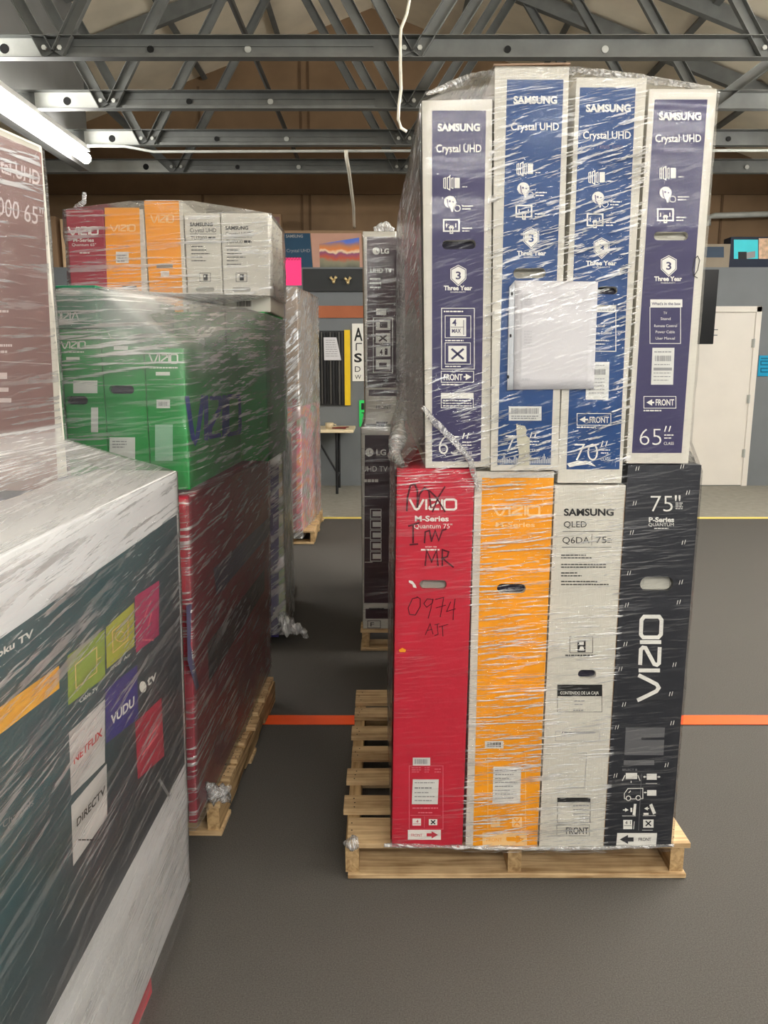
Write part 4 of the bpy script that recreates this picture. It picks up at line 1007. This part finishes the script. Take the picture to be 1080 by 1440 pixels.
# ================================================================== green and red boxes on the left pallet
YAWR = R(-2.4)
def left_place(x, y, z):     # the whole pallet load is turned a little
    p = Vector((x+0.56, y-2.15, 0)); c, s = math.cos(YAWR), math.sin(YAWR)
    return (-0.56+p.x*c-p.y*s, 2.15+p.x*s+p.y*c, z)
pallet(left_place(-1.15, 2.26+0.515, 0), YAWR, 1.22, 1.03, 'wooden pallet under the red and green boxes on the left', 8)
GR = 'red boxes at the bottom of the left pallet'
for k in range(3):
    x = -0.68-k*0.215
    lab = 'dark red box at the bottom of the left pallet, its long side towards the aisle' if k == 0 else 'dark red box hidden in the bottom row of the left pallet'
    o, f = carton('television_box', left_place(x, 2.15+0.6, 0.122), (0, R(1.2), YAWR), (0.205, 1.20, 1.025), c_dred, lab, GR, stack='red', side='right')
    if k == 0:
        f.new('printed_panel', mat('blue_grey_print', rgb(92, 88, 118), 0.45, 0.1, 5), 0).poly([(262, 852), (270, 848), (268, 905), (280, 965), (276, 972), (264, 930)]).poly([(300, 800), (384, 722), (384, 745), (305, 838)])
        f.new('printed_panel', c_maroon, 0).poly([(292, 905), (372, 800), (372, 830), (294, 960)]).end()
        f = Face(o, f.M, 'front', 0.6)
        f.new('printed_panel', c_red, 0).rect(245, 700, 261, 1145, 0).end()
GG = 'green boxes on the left pallet'
def green(x0, x1, z0, z1, y0, deep, m, label, slot=None, stack='green', side='front', group=GG):
    return carton('television_box', left_place((x0+x1)/2, y0+deep/2, z0), (0, 0, YAWR), (x1-x0, deep, z1-z0), m, label, group, slot, stack=stack, side=side)
o, f = green(-0.668, -0.556, 1.160, 1.557, 2.172, 0.66, c_grn, 'green box at the front corner of the left pallet, big logo on its long side')
f.new('printed_logo', white_ink, 1).vizio(210, 250, 498, 511, 2.0); f.new('lettering', white_ink, 1).dashes(210, 250, 516, 2.2).rect(219, 523, 239, 528)
f.new('shipping_label', sticker, 1).rect(220, 562, 239, 574); f.new('label_print', grey_ink, 2, True).bars(223, 565, 236, 571)
f.new('packing_tape', mat('milky_tape', rgb(150, 196, 164), 0.3, 0.05, spec=0.6), 1).rect(218, 597, 243, 648).end()
f = Face(o, f.M, 'right', 0.056)
blue_ink = mat('blue_ink', rgb(42, 60, 150), 0.5, 0.25, 12)
f.new('printed_logo', blue_ink, 1).squared_logo(lambda a, b: (263+a*76, (625-a*16)-b*(68-14*a)), 6).end()
o, f = green(-0.786, -0.670, 1.160, 1.608, 2.175, 0.62, c_grn, 'green box in the middle of the front green row on the left pallet', (153, 542, 189, 554))
f.new('printed_logo', white_ink, 1).vizio(152, 186, 467, 476, 1.8); f.new('lettering', white_ink, 1).rect(160, 486, 180, 492)
f.new('shipping_label', sticker, 1).rect(154, 615, 190, 660); f.new('label_print', grey_ink, 2, True).dashes(158, 178, 620, 1.6, 3, 4).end()
o, f = green(-0.900, -0.788, 1.160, 1.608, 2.172, 0.62, c_grn, 'green box beside the mauve box, under the lying deep green one', (92, 557, 124, 569))
f.new('printed_logo', white_ink, 1).vizio(86, 120, 480, 490, 1.8); f.new('lettering', white_ink, 1).dashes(90, 118, 494, 2).rect(93, 502, 112, 506)
f.new('shipping_label', sticker, 1).rect(103, 535, 137, 553); f.new('shipping_label', sticker, 1).rect(128, 573, 138, 608).end()
o, f = green(-0.905, -0.790, 1.610, 1.726, 2.172, 0.7, c_dgrn, 'deep green box lying on top of the front green row at the left')
f.new('printed_logo', white_ink, 1).squared_logo(lambda a, b: (76+(1-a)*35, 439+b*13), 1.8); f.new('lettering', white_ink, 1).rect(84, 409, 112, 414).end()
for (x0, x1, lb) in ((-0.60, -0.458, 'pale green box behind the front green row, nearest the aisle'), (-0.86, -0.605, 'green box hidden behind the front green row'), (-1.17, -0.865, 'green box hidden behind the front green row')):
    green(x0, x1, 1.160, 1.700, 2.85, 0.38, c_grn, lb, None, 'green')
# top layer
GT = 'boxes in the top row of the left pallet'
def topbox(x0, x1, z1, m, label, slot=None, slotm=None, lean=0):
    return carton('television_box', ((x0+x1)/2, 2.90+0.19, 1.702), (0, R(lean), 0), (x1-x0, 0.38, z1-1.702), m, label, GT, slot, slotm, stack='top')
o, f = topbox(-1.140, -1.004, 2.058, c_dred, 'dark red box at the left end of the top row on the left pallet')
f.new('printed_logo', white_ink, 1).vizio(96, 138, 319, 330, 2.2); f.new('lettering', white_ink, 1).text('M-Series', 103, 132, 340, 5, 0.02).text('Quantum 65"', 101, 135, 346, 4).dashes(112, 126, 355, 1.4).end()
o, f = topbox(-1.000, -0.860, 2.060, carton_w, 'orange printed box second in the top row on the left pallet')
f.new('printed_panel', c_org, 0).poly([(147, 292), (152, 440), (200, 440), (196, 292)])
f.new('printed_logo', pale_org, 1).vizio(155, 190, 316, 325, 1.8); f.new('shipping_label', sticker, 1).rect(163, 354, 181, 370); f.new('label_print', grey_ink, 2, True).dashes(165, 178, 358, 2, 3, 4)
f.new('handle_slot', slot_dark, 1).rect(172, 402, 192, 407).end()
o, f = topbox(-0.856, -0.720, 2.090, carton_w, 'orange printed box with wide white border in the middle of the top row')
f.new('printed_panel', c_org, 0).poly([(202.5, 283), (212, 440), (258, 440), (251.5, 283)])
f.new('printed_logo', pale_org, 1).vizio(212, 244, 302, 313, 1.8); f.new('handle_slot', slot_grey, 1).rect(220, 371, 243, 377); f.new('barcode_sticker', sticker, 1).rect(226, 381, 238, 389).end()
for (x0, x1, lab, xa, dy) in ((-0.716, -0.588, 'white box with black print, left one of the pair in the top row', 267, 0), (-0.585, -0.414, 'wider white box with black print at the right end of the top row', 317, 5)):
    o, f = topbox(x0, x1, 2.046, carton_w, lab)
    f.new('lettering', black_ink, 1).text('SAMSUNG', xa, xa+32, 318+dy, 5, 0.03).text('Crystal UHD', xa, xa+37, 326.5+dy, 5.5, 0.005).text('TU7000', xa+1, xa+24, 337+dy, 5).dashes(xa+26, xa+37, 333+dy, 3.4)
    f.line([(xa, 329+dy), (xa+37, 329+dy)], 0.6).line([(xa, 341+dy), (xa+37, 341+dy)], 0.6)
    for k in range(5): f.dashes(xa+2, xa+18+5*((k*7) % 3), 346+dy+k*5, 1.3)
    q = xa+14 if dy == 0 else xa+15
    f.new('pictogram', black_ink, 1).frame(q, 384, q+15, 396, 0.7).rect(q+5, 385.5, q+11, 394.5); f.new('pictogram_mark', white_ink, 2, True).rect(q+6, 387, q+8, 390)
    f.new('handle_slot', slot_grey, 1).poly([(q-4, 404), (q-6, 407), (q-4, 410), (q+19, 410), (q+21, 407), (q+19, 404)])
    f.new('barcode_sticker', sticker, 1).frame(q-1, 417, q+23, 433, 0.6); f.new('barcode', black_ink, 2).bars(q+1, 423, q+21, 431).end()
bm = bmesh.new(); box(bm, -0.01, 0.02, -0.012, 0.012, -0.01, 0.012); 
rp = ALLPTS['red']; gp = ALLPTS['green']; tp = ALLPTS['top']
def glare_l(x, y, z):  # white glare on the drape over the green boxes, painted into the film
    if z < 1.40 or z > 1.79: return 0.03 if z > 1.79 else 0.05
    a = max(0.0, min(1.0, (z-1.46)/0.16))
    if y < 2.25 and z < 1.70: a *= max(0.0, min(1.0, (x+0.84)/0.12))*0.6+0.1
    if y > 2.3 and x > -0.66: a *= 0.6
    return 0.10+1.1*a*max(0.2, min(1.0, 0.65+1.1*noise.noise(Vector((x*6, y*4, z*7)))))
def pl_l(x, y, z):
    if z > 1.765: return 0.32
    if z > 1.68: return 1.8
    if z > 1.42: return 0.3+1.5*max(0.0, min(1.0, (z-1.42)/0.28))*(0.4+0.6*max(0.0, min(1.0, (x+0.95)/0.25)))
    if z > 1.15: return 0.30 if y < 2.2 else 0.55
    return 0.5
wr = film('stretch_wrap', 'hazy stretch film round the red and green boxes on the left pallet', [(rp, 0.10, 1.135, 50), (gp, 1.17, 1.718, 40), (tp, 1.76, 2.085, 24)], film_side, pl_l, n=220, off=0.008, wob=0.004, milk_glare=glare_l)
wr.data.materials.append(film_tilt)
tail(wr, [((-0.57, 2.24, 0.20), 0.012), ((-0.545, 2.27, 0.15), 0.034), ((-0.525, 2.30, 0.13), 0.03), ((-0.515, 2.33, 0.14), 0.012)], film_side, 3)
tail(wr, [((-1.11, 2.93, 2.06), 0.016), ((-1.08, 2.92, 2.085), 0.014), ((-1.075, 2.92, 2.12), 0.006)], film_side, 8)

# ================================================================== two wrapped loads farther down the aisle
def printcolour(name, cols, scale, stretch):
    m = bpy.data.materials.new(name); m.use_nodes = True; nt = m.node_tree; b = nt.nodes['Principled BSDF']; b.inputs['Roughness'].default_value = 0.5
    tc = nt.nodes.new('ShaderNodeTexCoord'); mp = nt.nodes.new('ShaderNodeMapping'); mp.inputs['Scale'].default_value = stretch; mp.inputs['Rotation'].default_value = (R(35), 0, 0)
    nz = nt.nodes.new('ShaderNodeTexNoise'); nz.inputs['Scale'].default_value = scale; nz.inputs['Detail'].default_value = 1.5; nz.inputs['Distortion'].default_value = 0.8
    cr = nt.nodes.new('ShaderNodeValToRGB'); cr.color_ramp.interpolation = 'EASE'
    nt.links.new(tc.outputs['Object'], mp.inputs[0]); nt.links.new(mp.outputs[0], nz.inputs['Vector']); nt.links.new(nz.outputs['Fac'], cr.inputs[0]); nt.links.new(cr.outputs[0], b.inputs['Base Color'])
    e = cr.color_ramp.elements; e[0].position = cols[0][0]; e[0].color = cols[0][1]; e[1].position = cols[-1][0]; e[1].color = cols[-1][1]
    for p, c in cols[1:-1]: x = e.new(p); x.color = c
    MATS[name] = m; return m
multi_g = printcolour('pale_green_and_tan_print', [(0.3, rgb(120, 168, 104)), (0.45, rgb(212, 204, 172)), (0.55, rgb(150, 178, 126)), (0.7, rgb(222, 196, 166))], 3.0, (1, 1, 2))
multi_p = printcolour('pink_orange_green_print', [(0.30, rgb(78, 140, 84)), (0.44, rgb(232, 92, 120)), (0.52, rgb(240, 150, 70)), (0.60, rgb(226, 110, 140)), (0.72, rgb(120, 160, 110))], 2.2, (1, 1, 2.2))
pink_tan = mat('dusty_pink_print', rgb(186, 158, 146), 0.6, 0.10, 5)
pallet((-1.17, 4.10+0.55, 0), R(2.5), 1.06, 1.06, 'wooden pallet under the second wrapped load on the left', 7)
GF = 'boxes of the farther loads on the left'
o, f = carton('television_box', (-0.662, 4.02+0.40, 0.122), (0, 0, R(3.5)), (0.20, 0.80, 0.97), multi_g, 'green and tan printed box at the bottom of the second load, violet end', GF, stack='l3a')
f.new('printed_panel', mat('deep_violet_print', rgb(60, 52, 110), 0.45, 0.1), 0).poly([(375, 650), (375, 896), (392, 896), (392, 650)]).end()
o, f = carton('television_box', (-0.672, 4.02+0.38, 1.094), (0, 0, R(5.5)), (0.20, 0.76, 0.70), multi_g, 'pale green printed box in the middle of the second load on the left', GF, stack='l3b')
o, f = carton('television_box', (-0.675, 4.02+0.36, 1.796), (0, 0, R(5.5)), (0.22, 0.72, 0.40), pink_tan, 'dusty pink box on top of the second load on the left', GF, stack='l3c')
wr = film('stretch_wrap', 'milky stretch film round the second load on the left with a trailing tail', [(ALLPTS['l3a'], 0.06, 1.09, 30), (ALLPTS['l3b']+ALLPTS['l3c'], 1.12, 2.19, 34)], film_far, lambda x, y, z: 0.85, milk_glare=lambda x, y, z: 0.15, n=120, off=0.012, wob=0.008)
tail(wr, [((-0.57, 4.03, 0.18), 0.03), ((-0.52, 4.02, 0.10), 0.05), ((-0.46, 4.04, 0.07), 0.035), ((-0.42, 4.05, 0.03), 0.008)], film_far, 11)
pallet((-1.10, 6.42+0.55, 0), R(1), 1.0, 1.1, 'wooden pallet under the farthest wrapped load on the left', 7)
o, f = carton('television_box', (-0.752, 6.42+0.5, 0.122), (0, 0, R(-4.5)), (0.19, 1.0, 1.05), multi_p, 'pink and green printed box at the bottom of the farthest load', GF, stack='l4a')
f.new('printed_panel', c_dred, 0).rect(411, 560, 417, 745).end()
o, f = carton('television_box', (-0.728, 6.42+0.48, 1.174), (0, 0, R(-5)), (0.14, 0.96, 0.96), carton_b, 'brown cardboard box on top of the farthest load, pink note above it', GF, stack='l4b')
wr = film('stretch_wrap', 'milky stretch film round the farthest load on the left', [(ALLPTS['l4a'], 0.06, 1.17, 24), (ALLPTS['l4b'], 1.2, 2.13, 30)], film_far, lambda x, y, z: 0.8, milk_glare=lambda x, y, z: 0.15, n=120, off=0.015, wob=0.012)
note_m = mat('neon_pink_paper', rgb(255, 60, 130), 0.6, 0.04)
root = empty('pink_note', (-0.83, 6.40, 2.13)); tag(root, 'neon pink paper note standing on top of the farthest wrapped load', 'note')
bm = bmesh.new(); box(bm, -0.005, 0.168, 0, 0.004, 0.012, 0.225); build('paper', bm, note_m, root)
Mx = mtx((-0.83, 6.40, 2.13), (0, 0, 0)); f = Face(root, Mx, 'front', 0.0)
f.new('handwriting', marker, 1)
for k in range(6): f.line([(399+k*4, 366), (400.5+k*4, 361), (402+k*4, 366)], 0.8)
f.end()

# ================================================================== back wall: ledge boxes and hung things
GLD = 'boxes on the ledge along the back wall'
def ledge_box(px, pz, deep, m, label, y=9.78, name='television_box'):
    a = at(px[0], pz[0], y); b = at(px[1], pz[1], y); z0 = 2.682
    return carton(name, ((a.x+b.x)/2, y+deep/2, z0), (0, 0, 0), (b.x-a.x, deep, a.z-z0), m, label, GLD)
tanprint = mat('dusty_rose_print', rgb(196, 152, 132), 0.6, 0.05)
o, f = ledge_box((397, 513), (324, 376), 0.16, carton_b, 'box with a desert mountain picture lying on the back wall ledge')
f.new('printed_panel', mat('deep_teal_print', rgb(26, 66, 92), 0.5, 0.05), 0).poly([(400, 328), (400, 380), (440, 380), (436, 328)])
f.new('printed_panel', tanprint, 0).poly([(437, 328), (440.5, 377.5), (510, 377.5), (508, 328)])
f.new('lettering', grey_ink, 1).text('SAMSUNG', 402, 426, 334, 4, 0.03).text('Crystal UHD', 403, 436, 354.5, 4.5)
pic = bpy.data.materials.new('landscape_print'); pic.use_nodes = True; nt = pic.node_tree; b = nt.nodes['Principled BSDF']
tc = nt.nodes.new('ShaderNodeTexCoord'); sp = nt.nodes.new('ShaderNodeSeparateXYZ'); nz = nt.nodes.new('ShaderNodeTexNoise'); nz.inputs['Scale'].default_value = 6
ad = nt.nodes.new('ShaderNodeMath'); ad.operation = 'MULTIPLY_ADD'; ad.inputs[1].default_value = 0.14; cr = nt.nodes.new('ShaderNodeValToRGB')
nt.links.new(tc.outputs['Object'], sp.inputs[0]); nt.links.new(tc.outputs['Object'], nz.inputs['Vector']); nt.links.new(nz.outputs['Fac'], ad.inputs[0]); nt.links.new(sp.outputs['Z'], ad.inputs[2])
mr = nt.nodes.new('ShaderNodeMapRange'); mr.inputs[1].default_value = 0.07; mr.inputs[2].default_value = 0.50; nt.links.new(ad.outputs[0], mr.inputs[0]); nt.links.new(mr.outputs[0], cr.inputs[0]); nt.links.new(cr.outputs[0], b.inputs['Base Color'])
e = cr.color_ramp.elements; e[0].position = 0; e[0].color = rgb(90, 92, 80); e[1].position = 1; e[1].color = rgb(40, 90, 190)
for p_, c_ in ((0.20, rgb(140, 136, 108)), (0.27, rgb(196, 84, 48)), (0.38, rgb(140, 70, 110)), (0.42, rgb(244, 214, 176)), (0.47, rgb(226, 130, 60)), (0.58, rgb(196, 130, 90)), (0.66, rgb(150, 120, 140)), (0.72, rgb(90, 120, 210))): x = e.new(p_); x.color = c_
f.new('picture', pic, 1).poly([(449, 343), (450, 377), (506, 377), (505, 334)]); f.end()
o, f = ledge_box((368, 396.5), (301, 376), 0.16, carton_b, 'brown box standing on the ledge left of the mountain picture box', y=9.8)
f.new('printed_panel', mat('dusty_violet_print', rgb(140, 104, 104), 0.6, 0.06), 0).rect(372, 305, 393, 372).end()
o, f = ledge_box((84, 100), (308, 370), 0.16, mat('cream_carton', rgb(226, 192, 152), 0.7, 0.05), 'cream box standing on the ledge by the mauve box', y=9.8)
o, f = ledge_box((70, 82), (304, 370), 0.16, carton_b, 'thin brown box standing on the ledge at the far left', y=9.8)
o, f = ledge_box((985, 1026), (343, 366), 0.2, mat('pale_brown_carton', rgb(150, 138, 120), 0.7, 0.06), 'low pale brown box with dark blue panel on the right ledge', y=9.80)
f.new('printed_panel', mat('navy_print', rgb(40, 62, 84), 0.5, 0.08), 0).rect(989, 347, 1018, 362).end()
o, f = ledge_box((1028, 1092), (333, 366), 0.2, mat('navy_carton', rgb(24, 34, 54), 0.6, 0.06), 'navy box with bright cyan screen picture on the right ledge', y=9.80)
f.new('picture', mat('cyan_print', rgb(60, 214, 226), 0.5, 0.05), 1).rect(1032, 337, 1066, 364); f.new('picture', mat('tan_print', rgb(214, 180, 150), 0.6, 0.25, 25), 1, label='tan picture').rect(1067, 335, 1088, 364)
f.new('picture_detail', black_ink, 2, True).rect(1038, 354, 1050, 364).new('picture_detail', grey_ink, 2, True).poly([(1050, 364), (1050, 355), (1062, 353), (1062, 362)]).end()

def wall_part(name, q, y, th, m, parent=None):
    a = at(q[0], q[1], YP-th-0.001); b = at(q[2], q[3], YP-th-0.001); bm = bmesh.new(); box(bm, a.x, b.x, YP-th-0.001, YP-0.001, b.z, a.z)
    o = build(name, bm, m, parent); return o
# dark coat board with two brass hooks
o = wall_part('hook_board', (426, 378, 512, 410), 0, 0.03, mat('charcoal_board', rgb(50, 52, 52), 0.6, 0.06)); tag(o, 'charcoal board with two brass hooks high on the grey wall', 'hook board'); bevel(o, 0.004)
brass = mat('brass', rgb(240, 216, 160), 0.35, 0.05, metal=0.4)
for (x, y) in ((469, 394), (489, 395)):
    c = at(x, y, YP-0.035); bm = bmesh.new()
    disc(bm, c+Vector((0, 0.004, 0)), 0.024, (0, -1, 0), 0.006, 10)
    for dx, dz in ((-0.035, 0.03), (0.035, 0.035), (0.005, -0.035)): tube(bm, [c, c+Vector((dx*0.5, -0.03, dz*0.4)), c+Vector((dx, -0.045, dz))], [0.012, 0.011, 0.018], 8)
    build('hook', bm, brass, o, True)
o = wall_part('wall_rail', (438, 430, 511, 447), 0, 0.02, mat('rust_board', rgb(166, 96, 62), 0.6, 0.06)); tag(o, 'rust orange board across the grey wall under the hook board', 'board')
# hanging black strips with a paper on them
root = empty('strip_rack', at(463, 570, YP-0.05)); tag(root, 'rack of hanging black strips with a paper sheet on the grey wall', 'strip rack')
def rel(px, py, y): return at(px, py, y)-root.location
bm = bmesh.new(); a = rel(443, 465, YP-0.03); b = rel(486, 570, YP-0.03); box(bm, a.x, b.x, 0.02, 0.045, b.z, a.z); build('backing', bm, mat('rack_black', rgb(44, 44, 44), 0.5, 0.1), root)
for k in range(9):
    x0 = 447+k*4.1; p = rel(x0, 467, YP-0.05); q = rel(x0+3.2, 569-random.random()*2, YP-0.05)
    bm = bmesh.new(); box(bm, p.x, q.x, -0.012+0.008*(k % 2), 0.012, q.z, p.z)
    build('strip', bm, mat('strip_%s' % ('black', 'grey', 'slate')[k % 3], rgb(*((26, 26, 26), (84, 82, 78), (46, 46, 48))[k % 3]), 0.35, 0.2, 3), root)
bm = bmesh.new(); q = [rel(*p, YP-0.075) for p in ((455, 474.5), (473, 474.5), (480, 506.5), (456, 506.5))]
bm.faces.new([bm.verts.new(p) for p in q]); pp = build('paper_sheet', bm, paper, root); md = pp.modifiers.new('solid', 'SOLIDIFY'); md.thickness = 0.002
f = Face(pp, mtx(root.location, (0, 0, 0)), 'front', 0.0265); f.new('paper_print', grey_ink, 1)
for k in range(8): f.dashes(458, 471+k*0.7, 478+k*3.2, 0.8)
f.end()
o = wall_part('yellow_rail', (484, 464, 493, 570), 0, 0.035, mat('yellow_paint', rgb(238, 200, 34), 0.45, 0.05)); tag(o, 'yellow vertical strip on the grey wall beside the black strips', 'strip')
o = wall_part('wall_sign', (495, 455, 517, 536), 0, 0.012, white_ink); tag(o, 'white vertical sign with black letters, partly behind the maroon boxes', 'sign')
f = Face(o, Matrix.Identity(4), 'front', -(YP-0.0132)); f.new('sign_lettering', black_ink, 1).text('A', 498, 510, 479, 18, 0.02).line([(501, 483), (501, 493)], 1.6).line([(501, 483), (509, 483)], 1.4).text('S', 498, 509, 509, 12, 0.03).text('D', 499, 507, 523, 8).text('W', 499, 508, 533, 6).end()
o = wall_part('wall_sign', (505, 563, 522, 600), 0, 0.012, mat('green_card', rgb(52, 214, 104), 0.55, 0.04)); tag(o, 'bright green sign with black letters low on the grey wall', 'sign')
f = Face(o, Matrix.Identity(4), 'front', -(YP-0.0132)); f.new('sign_lettering', black_ink, 1).text('I', 508, 512, 576, 9, 0.02).text('T', 508.5, 515, 587, 7, 0.02).end()
o = wall_part('wall_sign', (1068, 500, 1090, 529), 0, 0.01, mat('cyan_card', rgb(30, 150, 190), 0.55, 0.04)); tag(o, 'small cyan notice on the grey wall right of the white door', 'sign')
f = Face(o, Matrix.Identity(4), 'front', -(YP-0.0112)); f.new('lettering', mat('deep_cyan_ink', rgb(16, 92, 120), 0.6), 1)
f.line([(1070, 504), (1088, 504), (1088, 508), (1070, 508), (1070, 513), (1088, 513), (1088, 518), (1070, 518), (1070, 523), (1086, 523)], 1.6)
f.end()
# folding table against the wall
root = empty('folding_table', (-1.0, 9.0, 0)); tag(root, 'cream topped folding table with black legs against the grey wall', 'table')
table_top = mat('cream_table_top', rgb(232, 214, 178), 0.45, 0.04)
bm = bmesh.new(); box(bm, -0.9, 0.645, -0.02, 0.62, 0.735, 0.772); t = build('table_top', bm, table_top, root); bevel(t, 0.01)
blk = mat('black_metal', rgb(28, 28, 30), 0.5)
for x in (-0.75, 0.44):
    for y in (0.06, 0.54):
        bm = bmesh.new(); tube(bm, [(x, y, 0.003), (x, y, 0.735)], 0.016); build('leg', bm, blk, root)
    bm = bmesh.new(); tube(bm, [(x, 0.06, 0.2), (x, 0.54, 0.2)], 0.012); build('cross_bar', bm, blk, root)
    bm = bmesh.new(); tube(bm, [(x, 0.3, 0.2), (x-0.3 if x > 0 else x+0.3, 0.3, 0.735)], 0.012); build('brace', bm, blk, root)
c = at(463, 592, 9.2); bm = bmesh.new()
tube(bm, [(c.x, 9.2, 0.7735), (c.x, 9.2, 0.84)], [0.045, 0.05], 16); tube(bm, [(c.x+0.045, 9.2, 0.825), (c.x+0.08, 9.2, 0.815), (c.x+0.08, 9.2, 0.79), (c.x+0.045, 9.2, 0.785)], 0.008)
o = build('mug', bm, mat('cream_mug', rgb(214, 196, 160), 0.4), None, True); tag(o, 'small cream mug standing on the folding table', 'mug')
c = at(478, 596, 9.15); bm = bmesh.new()
tube(bm, [(c.x-0.09, 9.12, 0.782), (c.x, 9.15, 0.784), (c.x+0.1, 9.22, 0.786)], [0.008, 0.011, 0.006]); tube(bm, [(c.x-0.05, 9.22, 0.782), (c.x, 9.15, 0.784), (c.x+0.07, 9.08, 0.782)], [0.008, 0.011, 0.008])
o = build('pliers', bm, mat('dull_red', rgb(120, 48, 44), 0.5), None, True); tag(o, 'dark red hand tool lying open on the folding table', 'hand tool')
# black flat screen in front of the door
root = empty('wall_screen', (3.53, 8.8, 1.745)); tag(root, 'black flat screen hanging in front of the white door beside the tall stack', 'television')
bm = bmesh.new(); box(bm, -0.6, 0.150, -0.02, 0.02, 0, 0.80); t = build('screen', bm, mat('screen_black', rgb(16, 17, 20), 0.3, 0.05), root); bevel(t, 0.006)
bm = bmesh.new(); box(bm, -0.35, 0.08, 0.02, 0.05, 0.2, 0.6); build('rear_housing', bm, blk, root)
for z in (0.10, 0.16):
    bm = bmesh.new(); tube(bm, [(0.06, 0.06, z), (0.22, 0.06, z)], 0.006, 6); tube(bm, [(0.06, 0.0, z), (0.06, 0.06, z)], 0.006, 6); build('wire_hook', bm, grey_wall, root)
bm = bmesh.new(); tube(bm, [(-0.22, 0.045, 0.5), (-0.22, 0.045, 2.6)], 0.022, 8); build('ceiling_pole', bm, blk, root)
